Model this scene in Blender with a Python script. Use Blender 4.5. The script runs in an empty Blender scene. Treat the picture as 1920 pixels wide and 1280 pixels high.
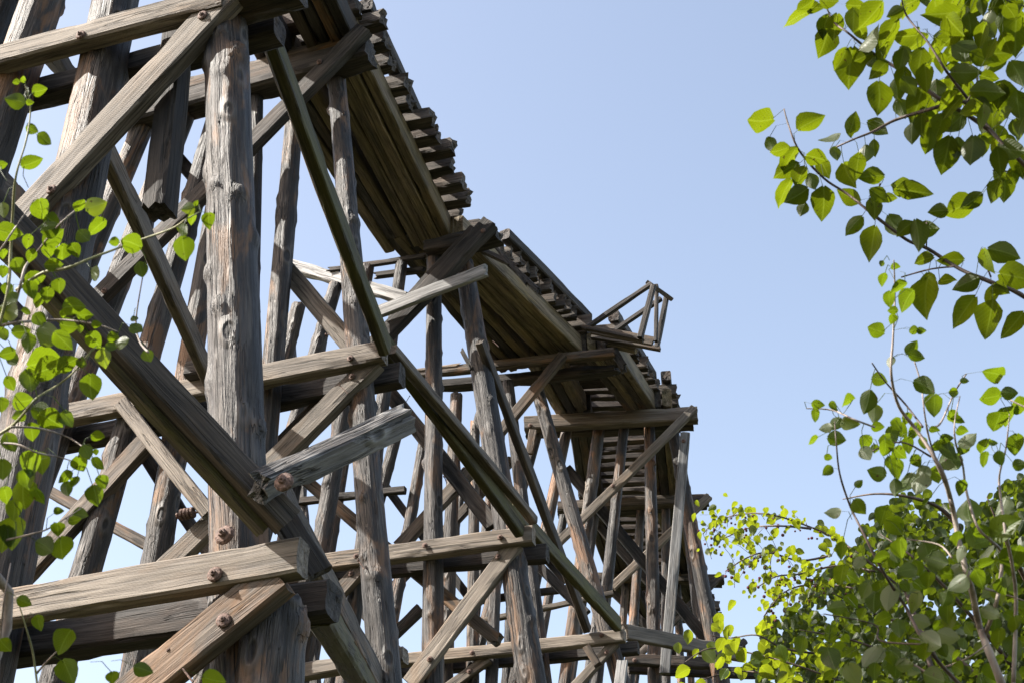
import bpy, bmesh, math, random
from mathutils import Vector, Matrix, noise
R = math.radians
SC = bpy.context.scene
COL = SC.collection
rnd = random.Random(7)

# ------------------------------------------------------------------ camera model
F = 3000.0; TH = R(33.0); CT, ST = math.cos(TH), math.sin(TH)
GZ = -1.6
def ray(x, y):
    u = (x - 960) / F; v = (640 - y) / F
    return Vector((u, CT - v * ST, ST + v * CT))
def proj(p):
    z = p.y * CT + p.z * ST
    return Vector((960 + F * p.x / z, 640 - F * (p.z * CT - p.y * ST) / z)), z
def pz(x, y, z): return ray(x, y) * z          # point at depth z

cam = bpy.data.cameras.new('camera'); co = bpy.data.objects.new('camera', cam); COL.objects.link(co)
cam.sensor_width = 36; cam.lens = 36 * F / 1920; cam.clip_start = .05; cam.clip_end = 3000
co.rotation_euler = (R(90) + TH, 0, 0); SC.camera = co
cam.dof.use_dof = True; cam.dof.focus_distance = 14; cam.dof.aperture_fstop = 20

# ------------------------------------------------------------------ nodes
class NT:
    def __init__(s, name):
        s.m = bpy.data.materials.new(name); s.m.use_nodes = True; s.t = s.m.node_tree
        for n in list(s.t.nodes): s.t.nodes.remove(n)
        s.out = s.n('ShaderNodeOutputMaterial')
    def n(s, k, **kw):
        nd = s.t.nodes.new(k)
        for a, b in kw.items(): setattr(nd, a, b)
        return nd
    def l(s, a, b): s.t.links.new(a, b)
    def set(s, sock, v):
        if isinstance(v, bpy.types.NodeSocket): s.l(v, sock)
        else: sock.default_value = v
    def math(s, op, a, b=0.0, clamp=False):
        nd = s.n('ShaderNodeMath', operation=op, use_clamp=clamp)
        s.set(nd.inputs[0], a); s.set(nd.inputs[1], b); return nd.outputs[0]
    def vmul(s, v, k):
        nd = s.n('ShaderNodeVectorMath', operation='MULTIPLY'); s.set(nd.inputs[0], v); nd.inputs[1].default_value = k; return nd.outputs[0]
    def noise(s, v, detail=4, rough=.55, dist=0, scale=1):
        nd = s.n('ShaderNodeTexNoise'); s.l(v, nd.inputs['Vector']); nd.inputs['Scale'].default_value = scale
        nd.inputs['Detail'].default_value = detail; nd.inputs['Roughness'].default_value = rough; nd.inputs['Distortion'].default_value = dist
        return nd.outputs['Fac']
    def ramp(s, f, stops, interp='LINEAR'):
        nd = s.n('ShaderNodeValToRGB'); s.l(f, nd.inputs[0]); cr = nd.color_ramp; cr.interpolation = interp
        while len(cr.elements) < len(stops): cr.elements.new(.5)
        for e, (p, c) in zip(cr.elements, stops):
            e.position = p; e.color = (*c, 1) if len(c) == 3 else c
        return nd.outputs[0]
    def ss(s, f, a, b):
        nd = s.n('ShaderNodeMapRange', interpolation_type='SMOOTHSTEP'); s.l(f, nd.inputs[0])
        nd.inputs[1].default_value = a; nd.inputs[2].default_value = b; return nd.outputs[0]
    def mix(s, f, a, b, mode='MIX'):
        nd = s.n('ShaderNodeMix', data_type='RGBA', blend_type=mode); s.set(nd.inputs[0], f)
        for k, v in ((6, a), (7, b)):
            if isinstance(v, tuple): nd.inputs[k].default_value = (*v, 1)
            else: s.l(v, nd.inputs[k])
        return nd.outputs[2]
    def base_co(s, spread=61.0):
        tc = s.n('ShaderNodeTexCoord'); oi = s.n('ShaderNodeObjectInfo')
        k = s.math('MULTIPLY', oi.outputs['Random'], spread)
        cb = s.n('ShaderNodeCombineXYZ'); s.l(k, cb.inputs[0]); s.l(k, cb.inputs[1]); s.l(k, cb.inputs[2])
        ad = s.n('ShaderNodeVectorMath', operation='ADD'); s.l(tc.outputs['Object'], ad.inputs[0]); s.l(cb.outputs[0], ad.inputs[1])
        return ad.outputs[0], oi.outputs['Random'], tc
    def finish(s, col, rough=.8, h=None, bd=.02, spec=.3, strength=1.0):
        p = s.n('ShaderNodeBsdfPrincipled'); s.set(p.inputs['Base Color'], col if not isinstance(col, tuple) else (*col, 1))
        s.set(p.inputs['Roughness'], rough); p.inputs['Specular IOR Level'].default_value = spec
        if h is not None:
            b = s.n('ShaderNodeBump'); b.inputs['Strength'].default_value = strength; b.inputs['Distance'].default_value = bd
            s.l(h, b.inputs['Height']); s.l(b.outputs[0], p.inputs['Normal'])
        s.l(p.outputs[0], s.out.inputs[0]); return s.m

def wood(name, dark, mid, light, warm, warm_amt=.5, char_amt=.4, moss=None, moss_amt=0, log=False, saw=False):
    s = NT(name); co_, rn, tc = s.base_co()
    # wobble across the grain so that fibres are not ruler straight
    wob = s.noise(s.vmul(co_, (2.2, 2.2, .9)), 2)
    wv = s.n('ShaderNodeVectorMath', operation='SCALE'); cbw = s.n('ShaderNodeCombineXYZ'); s.l(wob, cbw.inputs[0]); s.l(wob, cbw.inputs[1])
    s.l(cbw.outputs[0], wv.inputs[0]); wv.inputs[3].default_value = .12 if log else .07
    ad = s.n('ShaderNodeVectorMath', operation='ADD'); s.l(co_, ad.inputs[0]); s.l(wv.outputs[0], ad.inputs[1]); c2 = ad.outputs[0]
    fine = s.noise(s.vmul(c2, (62, 62, 2.4)), 4, .7)
    med = s.noise(s.vmul(c2, (19, 19, .75)), 5, .62)
    patch = s.noise(s.vmul(co_, (3.2, 3.2, 1.1)), 5, .6, .6)
    patch2 = s.noise(s.vmul(co_, (4.5, 4.5, .8)), 4, .6, .3)
    g = s.math('ADD', s.math('MULTIPLY', fine, .45), s.math('MULTIPLY', med, .55))
    col = s.ramp(g, [(.4, dark), (.5, mid), (.6, light)] if log else [(.38, dark), (.5, mid), (.64, light)])
    if log:      # broad pale and blackened strips running down the trunk
        st = s.noise(s.vmul(co_, (8.5, 8.5, .55)), 4, .6, .4)
        col = s.mix(s.math('MULTIPLY', s.ss(st, .5, .66), .6), col, s.mix(.35, light, col)); col = s.mix(s.math('MULTIPLY', s.math('SUBTRACT', 1.0, s.ss(st, .36, .49)), .75), col, tuple(x * .5 for x in dark))
    w = s.math('MULTIPLY', s.ss(patch, .5, .6) if log else s.ss(patch, .5, .66), warm_amt)
    col = s.mix(w, col, s.mix(.75, col, warm))
    ch = s.math('MULTIPLY', s.ss(patch2, .47, .6), char_amt)
    col = s.mix(ch, col, tuple(x * .45 for x in dark))
    # drying checks along the grain
    cn = s.noise(s.vmul(c2, (17, 17, .38)), 3, .55)
    cr = s.math('ABSOLUTE', s.math('SUBTRACT', cn, .5)); crk = s.math('SUBTRACT', 1.0, s.ss(cr, .006, .026))
    gate = s.ss(s.noise(s.vmul(co_, (5, 5, .9)), 2), .38, .52); crk = s.math('MULTIPLY', crk, gate)
    col = s.mix(s.math('MULTIPLY', crk, .9 if log else .55), col, (.008, .007, .006))
    # knots
    vo = s.n('ShaderNodeTexVoronoi'); s.l(s.vmul(c2, (4.4, 4.4, 2.2) if log else (4.2, 4.2, 1.3)), vo.inputs['Vector']); vo.inputs['Scale'].default_value = 1
    kd = vo.outputs['Distance']; kn = s.math('SUBTRACT', 1.0, s.ss(kd, .09, .18)); kr = s.math('SUBTRACT', s.math('SUBTRACT', 1.0, s.ss(kd, .16, .32)), kn)
    col = s.mix(s.math('MULTIPLY', kr, .45), col, tuple(min(.6, x * 1.25) for x in light)) if log else col
    col = s.mix(s.math('MULTIPLY', kn, .85), col, tuple(x * .5 for x in dark))
    if moss:
        gx = s.n('ShaderNodeNewGeometry'); sp = s.n('ShaderNodeSeparateXYZ'); s.l(tc.outputs['Object'], sp.inputs[0])
        mn = s.noise(s.vmul(co_, (7, 7, 1.6)), 5, .6)
        mf = s.math('MULTIPLY', s.ss(mn, .36, .62), moss_amt)
        col = s.mix(mf, col, s.mix(.35, moss, col))
    hue = s.n('ShaderNodeHueSaturation'); s.l(col, hue.inputs['Color']); s.l(s.math('ADD', s.math('MULTIPLY', rn, .5), .76), hue.inputs['Value'])
    col = hue.outputs[0]
    h = s.math('ADD', s.math('MULTIPLY', fine, .35), s.math('MULTIPLY', med, .8)); h = s.math('SUBTRACT', h, s.math('MULTIPLY', crk, 1.2 if log else .6))
    if log: h = s.math('ADD', h, s.math('MULTIPLY', kr, .5))
    if saw:
        wt = s.n('ShaderNodeTexWave', wave_type='BANDS', bands_direction='DIAGONAL'); s.l(s.vmul(co_, (1, 1, 1)), wt.inputs[0]); wt.inputs['Scale'].default_value = 26; wt.inputs['Distortion'].default_value = 2.0
        wt.inputs['Detail'].default_value = 2
        h = s.math('ADD', h, s.math('MULTIPLY', wt.outputs['Fac'], .06))
    rg = s.math('ADD', s.math('MULTIPLY', med, .35), .42 if log else .55)
    return s.finish(col, rg, h, .036 if log else .01, .5 if log else .3)

M = {}
M['log'] = wood('weathered_log', (0.00756, 0.006888, 0.00714), (0.03108, 0.02646, 0.02394), (0.105, 0.09576, 0.08904), (0.1764, 0.0882, 0.0336), .95, .8, log=True)
M['log_brown'] = wood('brown_log', (0.009027, 0.007336, 0.006207), (0.04232, 0.0316, 0.02426), (0.1241, 0.1016, 0.079), (0.2257, 0.1016, 0.03386), .85, .75, log=True)
M['log_far'] = wood('dark_log', (0.00627, 0.005985, 0.005985), (0.02565, 0.02223, 0.02052), (0.0855, 0.07524, 0.06726), (0.1596, 0.0741, 0.0285), .65, .8, log=True)
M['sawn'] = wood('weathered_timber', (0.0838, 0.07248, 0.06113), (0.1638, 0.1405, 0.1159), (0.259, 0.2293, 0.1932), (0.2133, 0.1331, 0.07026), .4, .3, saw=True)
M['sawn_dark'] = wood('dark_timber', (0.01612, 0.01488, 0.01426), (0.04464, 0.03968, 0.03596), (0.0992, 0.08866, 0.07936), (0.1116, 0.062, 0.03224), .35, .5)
M['sawn_brown'] = wood('brown_timber', (0.034, 0.02788, 0.02312), (0.0884, 0.07208, 0.0578), (0.1632, 0.136, 0.1102), (0.272, 0.1292, 0.0408), .5, .4)
M['pale'] = wood('bleached_plank', (0.114, 0.114, 0.1121), (0.266, 0.266, 0.2641), (0.399, 0.399, 0.3942), (0.266, 0.228, 0.1805), .35, .4)
M['moss'] = wood('mossy_timber', (0.0243, 0.02106, 0.01215), (0.06885, 0.05994, 0.03402), (0.1377, 0.1174, 0.0729), (0.081, 0.0729, 0.02025), .5, .4, moss=(0.0891, 0.0891, 0.01458), moss_amt=.85)
M['stringer'] = wood('stringer_timber', (0.05437, 0.04223, 0.02786), (0.1571, 0.1232, 0.08358), (0.2779, 0.2229, 0.156), (0.2416, 0.1642, 0.06686), .5, .4, moss=(0.1933, 0.1759, 0.04457), moss_amt=.25)
M['splintered'] = wood('splintered_timber', (.035, .035, .036), (.14, .139, .138), (.36, .36, .355), (.16, .13, .1), .35, .7, log=True)
M['tie'] = wood('tie_timber', (0.02058, 0.01838, 0.01617), (0.0735, 0.06174, 0.05145), (0.1617, 0.1397, 0.1176), (0.147, 0.08085, 0.0441), .35, .5)
def rust():
    s = NT('rusty_iron'); c, rn, tc = s.base_co(); n = s.noise(s.vmul(c, (60, 60, 60)), 5)
    return s.finish(s.ramp(n, [(.35, (.05, .03, .024)), (.6, (.16, .1, .08)), (.75, (.26, .18, .15))]), .75, n, .004, .4)
M['rust'] = rust()
M['old_dark'] = wood('old_brown_timber', (0.0225, 0.01875, 0.01575), (0.06375, 0.0525, 0.04275), (0.1275, 0.1072, 0.0885), (0.09, 0.05625, 0.03), .35, .4)
M['old_moss'] = wood('old_mossy_timber', (0.02418, 0.02096, 0.0129), (0.06448, 0.05481, 0.03224), (0.129, 0.1112, 0.06851), (0.0806, 0.06851, 0.02015), .5, .4, moss=(0.09672, 0.09672, 0.01612), moss_amt=.9)

# ------------------------------------------------------------------ things
def empty(name, loc=(0, 0, 0), label=None, cat=None, group=None):
    o = bpy.data.objects.new(name, None); COL.objects.link(o); o.location = loc
    if label: o['label'] = label
    if cat: o['category'] = cat
    if group: o['group'] = group
    return o
def link(name, me, mat, parent=None, mw=None):
    o = bpy.data.objects.new(name, me); COL.objects.link(o)
    if mat: me.materials.append(mat)
    mw = mw or Matrix()
    if parent:
        o.parent = parent; o.matrix_parent_inverse = Matrix(); o.matrix_basis = WORLD[parent].inverted() @ mw
    else: o.matrix_basis = mw
    WORLD[o] = mw
    return o
WORLD = {}

TR_LOC = Vector((0, 20, GZ))
trestle = empty('railway_trestle', TR_LOC, 'derelict curving timber railway trestle of log posts, sawn braces and broken track deck', 'bridge')
WORLD[trestle] = Matrix.Translation(TR_LOC)

def frame(a, b, xref):
    z = (b - a).normalized(); x = (xref - z * xref.dot(z)).normalized(); y = z.cross(x)
    m = Matrix((x, y, z)).transposed().to_4x4(); m.translation = a; return m

seedc = [0]
def timber_mesh(L, tx, ty, seed=None, rough=1.0, ragged=(0, 0), taper=1.0):
    """squared timber along +Z, tx thick in X, ty in Y, chamfered, slightly warped and worn"""
    seedc[0] += 1; sd = seed if seed is not None else seedc[0]; rr = random.Random(sd)
    c = min(tx, ty) * .11
    prof = []
    for sx, sy, o in ((1, 1, 0), (-1, 1, 1), (-1, -1, 0), (1, -1, 1)):
        p1 = (sx * (tx / 2 - c), sy * ty / 2); p2 = (sx * tx / 2, sy * (ty / 2 - c))
        prof += ([p2, p1] if o == 0 else [p1, p2])
    prof2 = []
    for i in range(8):       # one extra point on each flat for wear
        p, q = prof[i], prof[(i + 1) % 8]; prof2.append(p)
        if math.dist(p, q) > c * 2.5: prof2 += [(p[0] + (q[0] - p[0]) * k, p[1] + (q[1] - p[1]) * k) for k in (.33, .67)]
    prof = prof2; n = len(prof); N = max(4, min(110, int(L / .08)))
    warp = Vector((rr.uniform(-1, 1), rr.uniform(-1, 1))) * .004 * L * rough
    off = Vector((rr.uniform(0, 50), rr.uniform(0, 50), rr.uniform(0, 50)))
    bm = bmesh.new(); rings = []
    for k in range(N + 1):
        t = k / N; z = t * L; w = math.sin(math.pi * t); ring = []
        sc = 1 + (taper - 1) * t
        for px, py in prof:
            nn = noise.noise(Vector((px * 9, py * 9, z * 1.3)) + off); n2 = noise.noise(Vector((px * 30, py * 30, z * 5)) + off)
            k2 = sc * (1 + (nn * .035 + n2 * .022) * rough)
            if abs(px) > tx * .38 and abs(py) > ty * .38:
                k2 -= max(0, noise.noise(Vector((px * 20 + 9, py * 20, z * 3.1)) + off) - .12) * .3 * rough
            zz = z
            if k == 0: zz += noise.noise(Vector((px * 25, py * 25, 3)) + off) * (.012 + ragged[0])
            if k == N: zz += noise.noise(Vector((px * 25, py * 25, 7)) + off) * (.012 + ragged[1])
            ring.append(bm.verts.new((px * k2 + warp.x * w, py * k2 + warp.y * w, zz)))
        rings.append(ring)
    for a, b in zip(rings, rings[1:]):
        for i in range(n): bm.faces.new((a[i], a[(i + 1) % n], b[(i + 1) % n], b[i]))
    for ring, d in ((rings[0], -1), (rings[-1], 1)):
        c0 = sum((v.co for v in ring), Vector()) / n
        inn = [bm.verts.new(c0 + (v.co - c0) * .5 + Vector((0, 0, -d * rr.uniform(0, .012)))) for v in ring]
        for i in range(n):
            q = (ring[i], ring[(i + 1) % n], inn[(i + 1) % n], inn[i]); bm.faces.new(q if d > 0 else q[::-1])
        bm.faces.new(inn if d > 0 else inn[::-1])
    me = bpy.data.meshes.new('timber'); bm.to_mesh(me); bm.free()
    for p in me.polygons: p.use_smooth = False
    return me

def log_mesh(L, r0, r1, seed, big=False, ragged=.0):
    """tree-trunk post along +Z with flutes, knots, a slight bend"""
    rr = random.Random(seed); n = 40 if big else 18; N = max(8, int(L / (.035 if big else .09)))
    N = min(N, 420)
    off = Vector((rr.uniform(0, 90), rr.uniform(0, 90), rr.uniform(0, 90)))
    bend = Vector((rr.uniform(-1, 1), rr.uniform(-1, 1))) * .006 * L
    rm = (r0 + r1) / 2
    knots = [(rr.uniform(0, L), rr.uniform(0, 2 * math.pi), rr.uniform(.07, .2) * rm, rr.uniform(.14, .32) * rm * 1.6) for _ in range(int(L * 4.2))]
    knots.sort()
    bm = bmesh.new(); rings = []
    for k in range(N + 1):
        t = k / N; z = t * L; r = r0 + (r1 - r0) * t; w = math.sin(math.pi * t * 1.3); ring = []
        near = [q for q in knots if abs(q[0] - z) < .2]
        for i in range(n):
            a = 2 * math.pi * i / n; ca, sa = math.cos(a), math.sin(a)
            f = 1 + .05 * noise.noise(Vector((ca * .9, sa * .9, z * .6)) + off) + .035 * noise.noise(Vector((ca * 3.2, sa * 3.2, z * .9)) + off)
            f += .045 * (noise.noise(Vector((ca * 6, sa * 6, z * .35)) + off * 2))
            if big:
                q = noise.noise(Vector((ca * 11, sa * 11, z * .8)) + off); f -= .05 * max(0, .35 - abs(q) * 4)
                f += .02 * noise.noise(Vector((ca * 7, sa * 7, z * 7)) + off)
            rad = r * f
            for kz, ka, kh, kw in near:
                da = (a - ka + math.pi) % (2 * math.pi) - math.pi; d2 = ((kz - z) ** 2 + (da * r) ** 2) / (kw * kw)
                if d2 < 4: rad += kh * (math.exp(-d2 * 1.2) * 1.4 - (.8 * math.exp(-d2 * 9)))
            zz = z + (noise.noise(Vector((ca * 2.5, sa * 2.5, 5)) + off) * ragged if k == N else 0)
            ring.append(bm.verts.new((ca * rad + bend.x * w, sa * rad + bend.y * w, zz)))
        rings.append(ring)
    for a, b in zip(rings, rings[1:]):
        for i in range(n): bm.faces.new((a[i], a[(i + 1) % n], b[(i + 1) % n], b[i]))
    bm.faces.new(rings[0][::-1])
    c0 = bm.verts.new(sum((v.co for v in rings[-1]), Vector()) / n + Vector((0, 0, .005)))
    for i in range(n): bm.faces.new((rings[-1][i], rings[-1][(i + 1) % n], c0))
    me = bpy.data.meshes.new('log'); bm.to_mesh(me); bm.free()
    for p in me.polygons: p.use_smooth = True
    return me

# ------------------------------------------------------------------ bents: plane through the right end of each cap
class Bent:
    def __init__(s, px, h, az, name=''):
        r = ray(*px); s.p0 = r * (h / r.z); a = R(az)
        s.d = Vector((-math.sin(a), -math.cos(a), 0)); s.d = -s.d if s.d.x < 0 else s.d   # runs to the right
        s.n = Vector((-s.d.y, s.d.x, 0)); s.h = h                                      # away from the camera
    def at(s, x, y, off=0.0):
        r = ray(x, y); k = (s.p0 + s.n * off).dot(s.n) / r.dot(s.n); return r * k
B = {}
def mk(k, px, h, az): B[k] = Bent(px, h, az)
mk(1, (515, 62), 8.0, -70.3)
mk(2, (692, 100), 12.0, -71.0)
mk(3, (935, 440), 12.0, -73.5)
mk(4, (1150, 675), 12.0, -74.5)
mk(5, (1305, 777), 12.5, -82.5)
mk(6, (1328, 937), 12.8, -84.0)
mk(7, (1357, 1087), 13.0, -85.0)
mk(8, (1397, 1205), 13.2, -86.0)

def px_per_m(p, vec):
    a, _ = proj(p - vec * .05); b, _ = proj(p + vec * .05); return (b - a) / .1
def bolt_mesh():
    bm = bmesh.new(); prev = None
    prof = [(.0, 0), (.05, 0), (.055, .006), (.054, .016), (.045, .026), (.024, .031), (.022, .031), (.023, .032), (.023, .045), (.019, .048), (.009, .049), (.008, .06), (0, .062)]
    for j, (r, z) in enumerate(prof):
        sg = 6 if 7 <= j <= 9 else 12
        ring = [bm.verts.new((r * math.cos(2 * math.pi * i / 12) * (1 if j not in (7, 8, 9) else (1 if i % 2 == 0 else .87)), r * math.sin(2 * math.pi * i / 12) * (1 if j not in (7, 8, 9) else (1 if i % 2 == 0 else .87)), z)) for i in range(12)]
        if prev:
            for i in range(12): bm.faces.new((prev[i], prev[(i + 1) % 12], ring[(i + 1) % 12], ring[i]))
        prev = ring
    bmesh.ops.remove_doubles(bm, verts=bm.verts, dist=1e-5)
    me = bpy.data.meshes.new('bolt'); bm.to_mesh(me); bm.free(); me.materials.append(M['rust']); return me
BOLT = bolt_mesh()
def bolt(parent, p, out, s=1.0):
    z = (out + Vector((rnd.uniform(-.08, .08), rnd.uniform(-.08, .08), rnd.uniform(-.05, .1)))).normalized(); x = z.orthogonal().normalized(); y = z.cross(x)
    m = Matrix((x, y, z)).transposed().to_4x4() @ Matrix.Rotation(rnd.uniform(0, 6), 4, 'Z') @ Matrix.Diagonal((s, s, s * rnd.uniform(.8, 1.15), 1)); m.translation = p
    o = bpy.data.objects.new('bolt', BOLT); COL.objects.link(o); o.parent = parent; o.matrix_basis = WORLD[parent].inverted() @ m; return o

def plank(name, k, off, a, b, wpx, t=.11, mat='sawn', bolts=(), parent=None, ragged=(0, 0), rough=1.0, bs=1.0, wm=None):
    """timber lying in the plane of bent k, off metres behind it; a, b picture points of its centre line"""
    bt = B[k]; A = bt.at(*a, off); C = bt.at(*b, off)
    z = (C - A).normalized(); up = bt.n.cross(z).normalized()
    mid = (A + C) / 2; pp = px_per_m(mid, up); im = (proj(C)[0] - proj(A)[0]).normalized(); perp = Vector((-im.y, im.x))
    w = wm or wpx / max(1e-3, abs(pp.dot(perp)))
    me = timber_mesh((C - A).length, t, w, ragged=ragged, rough=rough)
    o = link(name, me, M[mat], trestle if parent is None else parent, frame(A, C, bt.n))
    for q in bolts: bolt(o, bt.at(*q, off - t / 2 - .002), -bt.n, bs * (.72 if k == 1 else .6))
    return o
def post(k, a, b, wa, wb, off=0.0, mat='log', down=True, seed=None, big=False, ragged=.02, up=0.0, name='post', square=False, bolts=(), parent=None):
    """a = top picture point, b = a lower picture point, wa / wb widths in picture there"""
    bt = B[k]; A = bt.at(*a, off); C = bt.at(*b, off); ra = wa * proj(A)[1] / F / 2; rb = wb * proj(C)[1] / F / 2
    d = (A - C); 
    if up: A = A + d.normalized() * up
    if down:
        kk = (C.z - GZ + .2) / d.z; D = C - d * kk; rd = rb + (rb - ra) * kk * .35; rd = min(max(rd, rb * .9), rb * 1.25)
    else: D, rd = C, rb
    seedc[0] += 1
    if square: me = timber_mesh((A - D).length, rd * 2, rd * 2, taper=ra / rd, ragged=(.04, .04))
    else: me = log_mesh((A - D).length, rd, ra, seed or seedc[0] * 13, big, ragged)
    o = link(name, me, M[mat], trestle if parent is None else parent, frame(D, A, bt.n))
    for q, bo in bolts: bolt(o, bt.at(*q, bo), -bt.n, 1.0)
    return o
def brace(name, k1, o1, a, k2, o2, b, w, t=.11, mat='sawn', roll=0, parent=None, ragged=(0, 0), gap=None):
    """timber running between two bents; w metres in its vertical plane, t across"""
    A = B[k1].at(*a, o1); C = B[k2].at(*b, o2); z = (C - A).normalized(); side = z.cross(Vector((0, 0, 1))).normalized()
    if roll: side = Matrix.Rotation(R(roll), 3, z) @ side
    o = link(name, timber_mesh((C - A).length, t, w, ragged=ragged), M[mat], trestle if parent is None else parent, frame(A, C, side))
    return o

# ================================================================== bent 1
post(1, (423, 22), (446, 900), 78, 116, mat='log', big=True, seed=5)
post(1, (215, 0), (55, 760), 74, 112, mat='log', big=True, seed=21, up=4.0)
post(1, (82, 0), (-12, 285), 74, 84, mat='log', big=True, seed=33, up=4.0)
post(1, (6, 0), (-72, 200), 70, 76, mat='log', up=4.0)
post(1, (524, 1138), (512, 1280), 118, 128, off=.0, mat='log', big=True, seed=77, ragged=.09)
plank('girt', 1, -.27, (-470, 1228), (568, 1045), 62, .13, 'sawn', [(404, 1077)], bs=1.15)
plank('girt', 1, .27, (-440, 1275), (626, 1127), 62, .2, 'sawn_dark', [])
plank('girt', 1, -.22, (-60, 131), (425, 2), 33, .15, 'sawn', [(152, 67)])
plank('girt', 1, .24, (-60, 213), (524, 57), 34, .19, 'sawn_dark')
plank('sway_brace', 1, -.2, (432, -4), (30, 426), 40, .13, 'sawn', [(380, 30), (97, 357)])
plank('sway_brace', 1, -.24, (528, 1080), (40, 1474), 64, .13, 'sawn_brown', [(420, 1163)], bs=1.1)
for dl, mm, hw in ((0, 'old_moss', .16), (.112, 'old_dark', .17)):
    A = B[1].at(-70, 362, -1.9) + B[1].d * dl; C = B[1].at(505, 985, -.34) + B[1].d * dl; zz = (C - A).normalized(); A = A - zz * 2.6
    link('longitudinal_brace', timber_mesh((C - A).length, .105, hw), M[mm], trestle, frame(A, C, zz.cross(Vector((0, 0, 1))).normalized()))
plank('girt', 1, -.1, (428, 5), (560, -35), 55, .3, 'sawn_dark')
bolt(trestle, B[1].at(423, 1004, -.2), -B[1].n, 1.1)

# upper storey of bent 1, above the picture, and its cap
for (a, c, w0, w1, sd) in (((-105, 0), (-230, 340), 64, 78, 51), ((-250, 60), (-420, 420), 62, 78, 52)): post(1, a, c, w0, w1, mat='log', seed=sd, up=4.0)
plank('girt', 1, -.22, (-420, 222), (-62, 131), 33, .15, 'sawn'); plank('girt', 1, .24, (-420, 300), (-62, 214), 34, .19, 'sawn_dark')
plank('sway_brace', 1, -.2, (-400, -420), (-40, -60), 34, .13, 'sawn_brown'); plank('sway_brace', 1, -.2, (330, -520), (-150, 60), 34, .13, 'sawn_brown')
plank('sway_brace', 1, .3, (-380, 160), (60, 620), 34, .13, 'sawn_dark')
def cap_at(k, s0, s1, z, hh=.3, t=.3, mat='sawn_dark', p0=None, off=0):
    bt = B[k]; q = (p0 or bt.p0).copy(); A = q + bt.d * s0 + bt.n * off; C = q + bt.d * s1 + bt.n * off; A.z = C.z = z
    return link('cap_beam', timber_mesh((C - A).length, t, hh), M[mat], trestle, frame(A, C, bt.n))
def nail(k, off, a, b, r=.006, off2=None, name='nail'):
    A = B[k].at(*a, off); C = B[k].at(*b, off if off2 is None else off2); z = (C - A); bm = bmesh.new()
    for L0, L1, rr_ in ((0, z.length, r), (z.length, z.length + r * 1.2, r * 2.4)):
        m = Matrix.Translation((0, 0, (L0 + L1) / 2)); bmesh.ops.create_cone(bm, cap_ends=True, segments=8, radius1=rr_, radius2=rr_, depth=L1 - L0, matrix=m)
    me = bpy.data.meshes.new(name); bm.to_mesh(me); bm.free(); return link(name, me, M['rust'], trestle, frame(A, C, B[k].n))
nail(1, -.3, (362, 1278), (317, 1219)); nail(1, -.1, (384, 38), (370, 12), .008)
rod = nail(2, -.28, (392, 955), (334, 966), .012, name='bolt_rod')
for i in range(4):
    p = B[2].at(342 + i * 6.5, 964 - i * 1.3, -.28); bm = bmesh.new(); z = (B[2].at(392, 955, -.28) - B[2].at(334, 966, -.28)).normalized()
    bmesh.ops.create_cone(bm, cap_ends=True, segments=14, radius1=.055, radius2=.05, depth=.02); me = bpy.data.meshes.new('washer'); bm.to_mesh(me); bm.free(); me.materials.append(M['rust'])
    o = bpy.data.objects.new('washer', me); COL.objects.link(o); o.parent = rod; o.matrix_basis = WORLD[rod].inverted() @ (Matrix.Translation(p) @ frame(Vector(), z, B[2].n) @ Matrix.Rotation(rnd.uniform(-.15, .15), 4, 'X'))
# ================================================================== bent 2
post(2, (284, 212), (66, 724), 40, 50, mat='log_brown')
post(2, (352, 198), (144, 724), 42, 56, mat='log_far')
post(2, (402, 185), (180, 1054), 38, 62, mat='log')
post(2, (445, 175), (291, 1043), 36, 62, mat='log')
post(2, (482, 160), (468, 700), 26, 34, mat='log_far')
post(2, (539, 226), (505, 800), 34, 46, mat='log', ragged=.05)
post(2, (618, 140), (739, 1251), 33, 72, mat='log', big=True, seed=91)
plank('cap_beam', 2, -.1, (240, 228), (696, 100), 32, .3, 'sawn_dark', ragged=(.03, .05))
plank('cap_beam', 2, -.02, (240, 200), (690, 80), 22, .26, 'sawn_brown', ragged=(.03, .05))
plank('girt', 2, -.2, (100, 784), (722, 661), 34, .15, 'sawn', [(657, 672), (226, 758), (325, 735)])
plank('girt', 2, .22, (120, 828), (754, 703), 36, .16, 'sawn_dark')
plank('girt', 2, .2, (480, 1275), (760, 1228), 26, .14, 'sawn')
plank('sway_brace', 2, -.3, (684, 56), (170, 574), 25, .12, 'sawn_dark', [(599, 117), (196, 546)])
plank('sway_brace', 2, -.14, (704, 678), (285, 1092), 34, .12, 'sawn', [(660, 706)])
plank('sway_brace', 2, .26, (640, 715), (500, 858), 18, .1, 'sawn_brown')
plank('sway_brace', 2, -.14, (290, 812), (10, 1120), 30, .12, 'sawn_brown')
plank('sway_brace', 2, .18, (330, 1180), (215, 1300), 34, .1, 'sawn')
plank('sway_brace', 2, .16, (310, 270), (392, 365), 26, .1, 'sawn_dark')
plank('sway_brace', 2, .18, (532, 500), (700, 700), 36, .12, 'sawn')
plank('sway_brace', 2, -.27, (228, 755), (392, 962), 30, .08, 'sawn')
plank('sway_brace', 2, .2, (262, 838), (395, 1040), 24, .1, 'sawn_dark')
plank('block', 2, -.34, (352, 696), (392, 690), 26, .14, 'sawn_dark')

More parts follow.
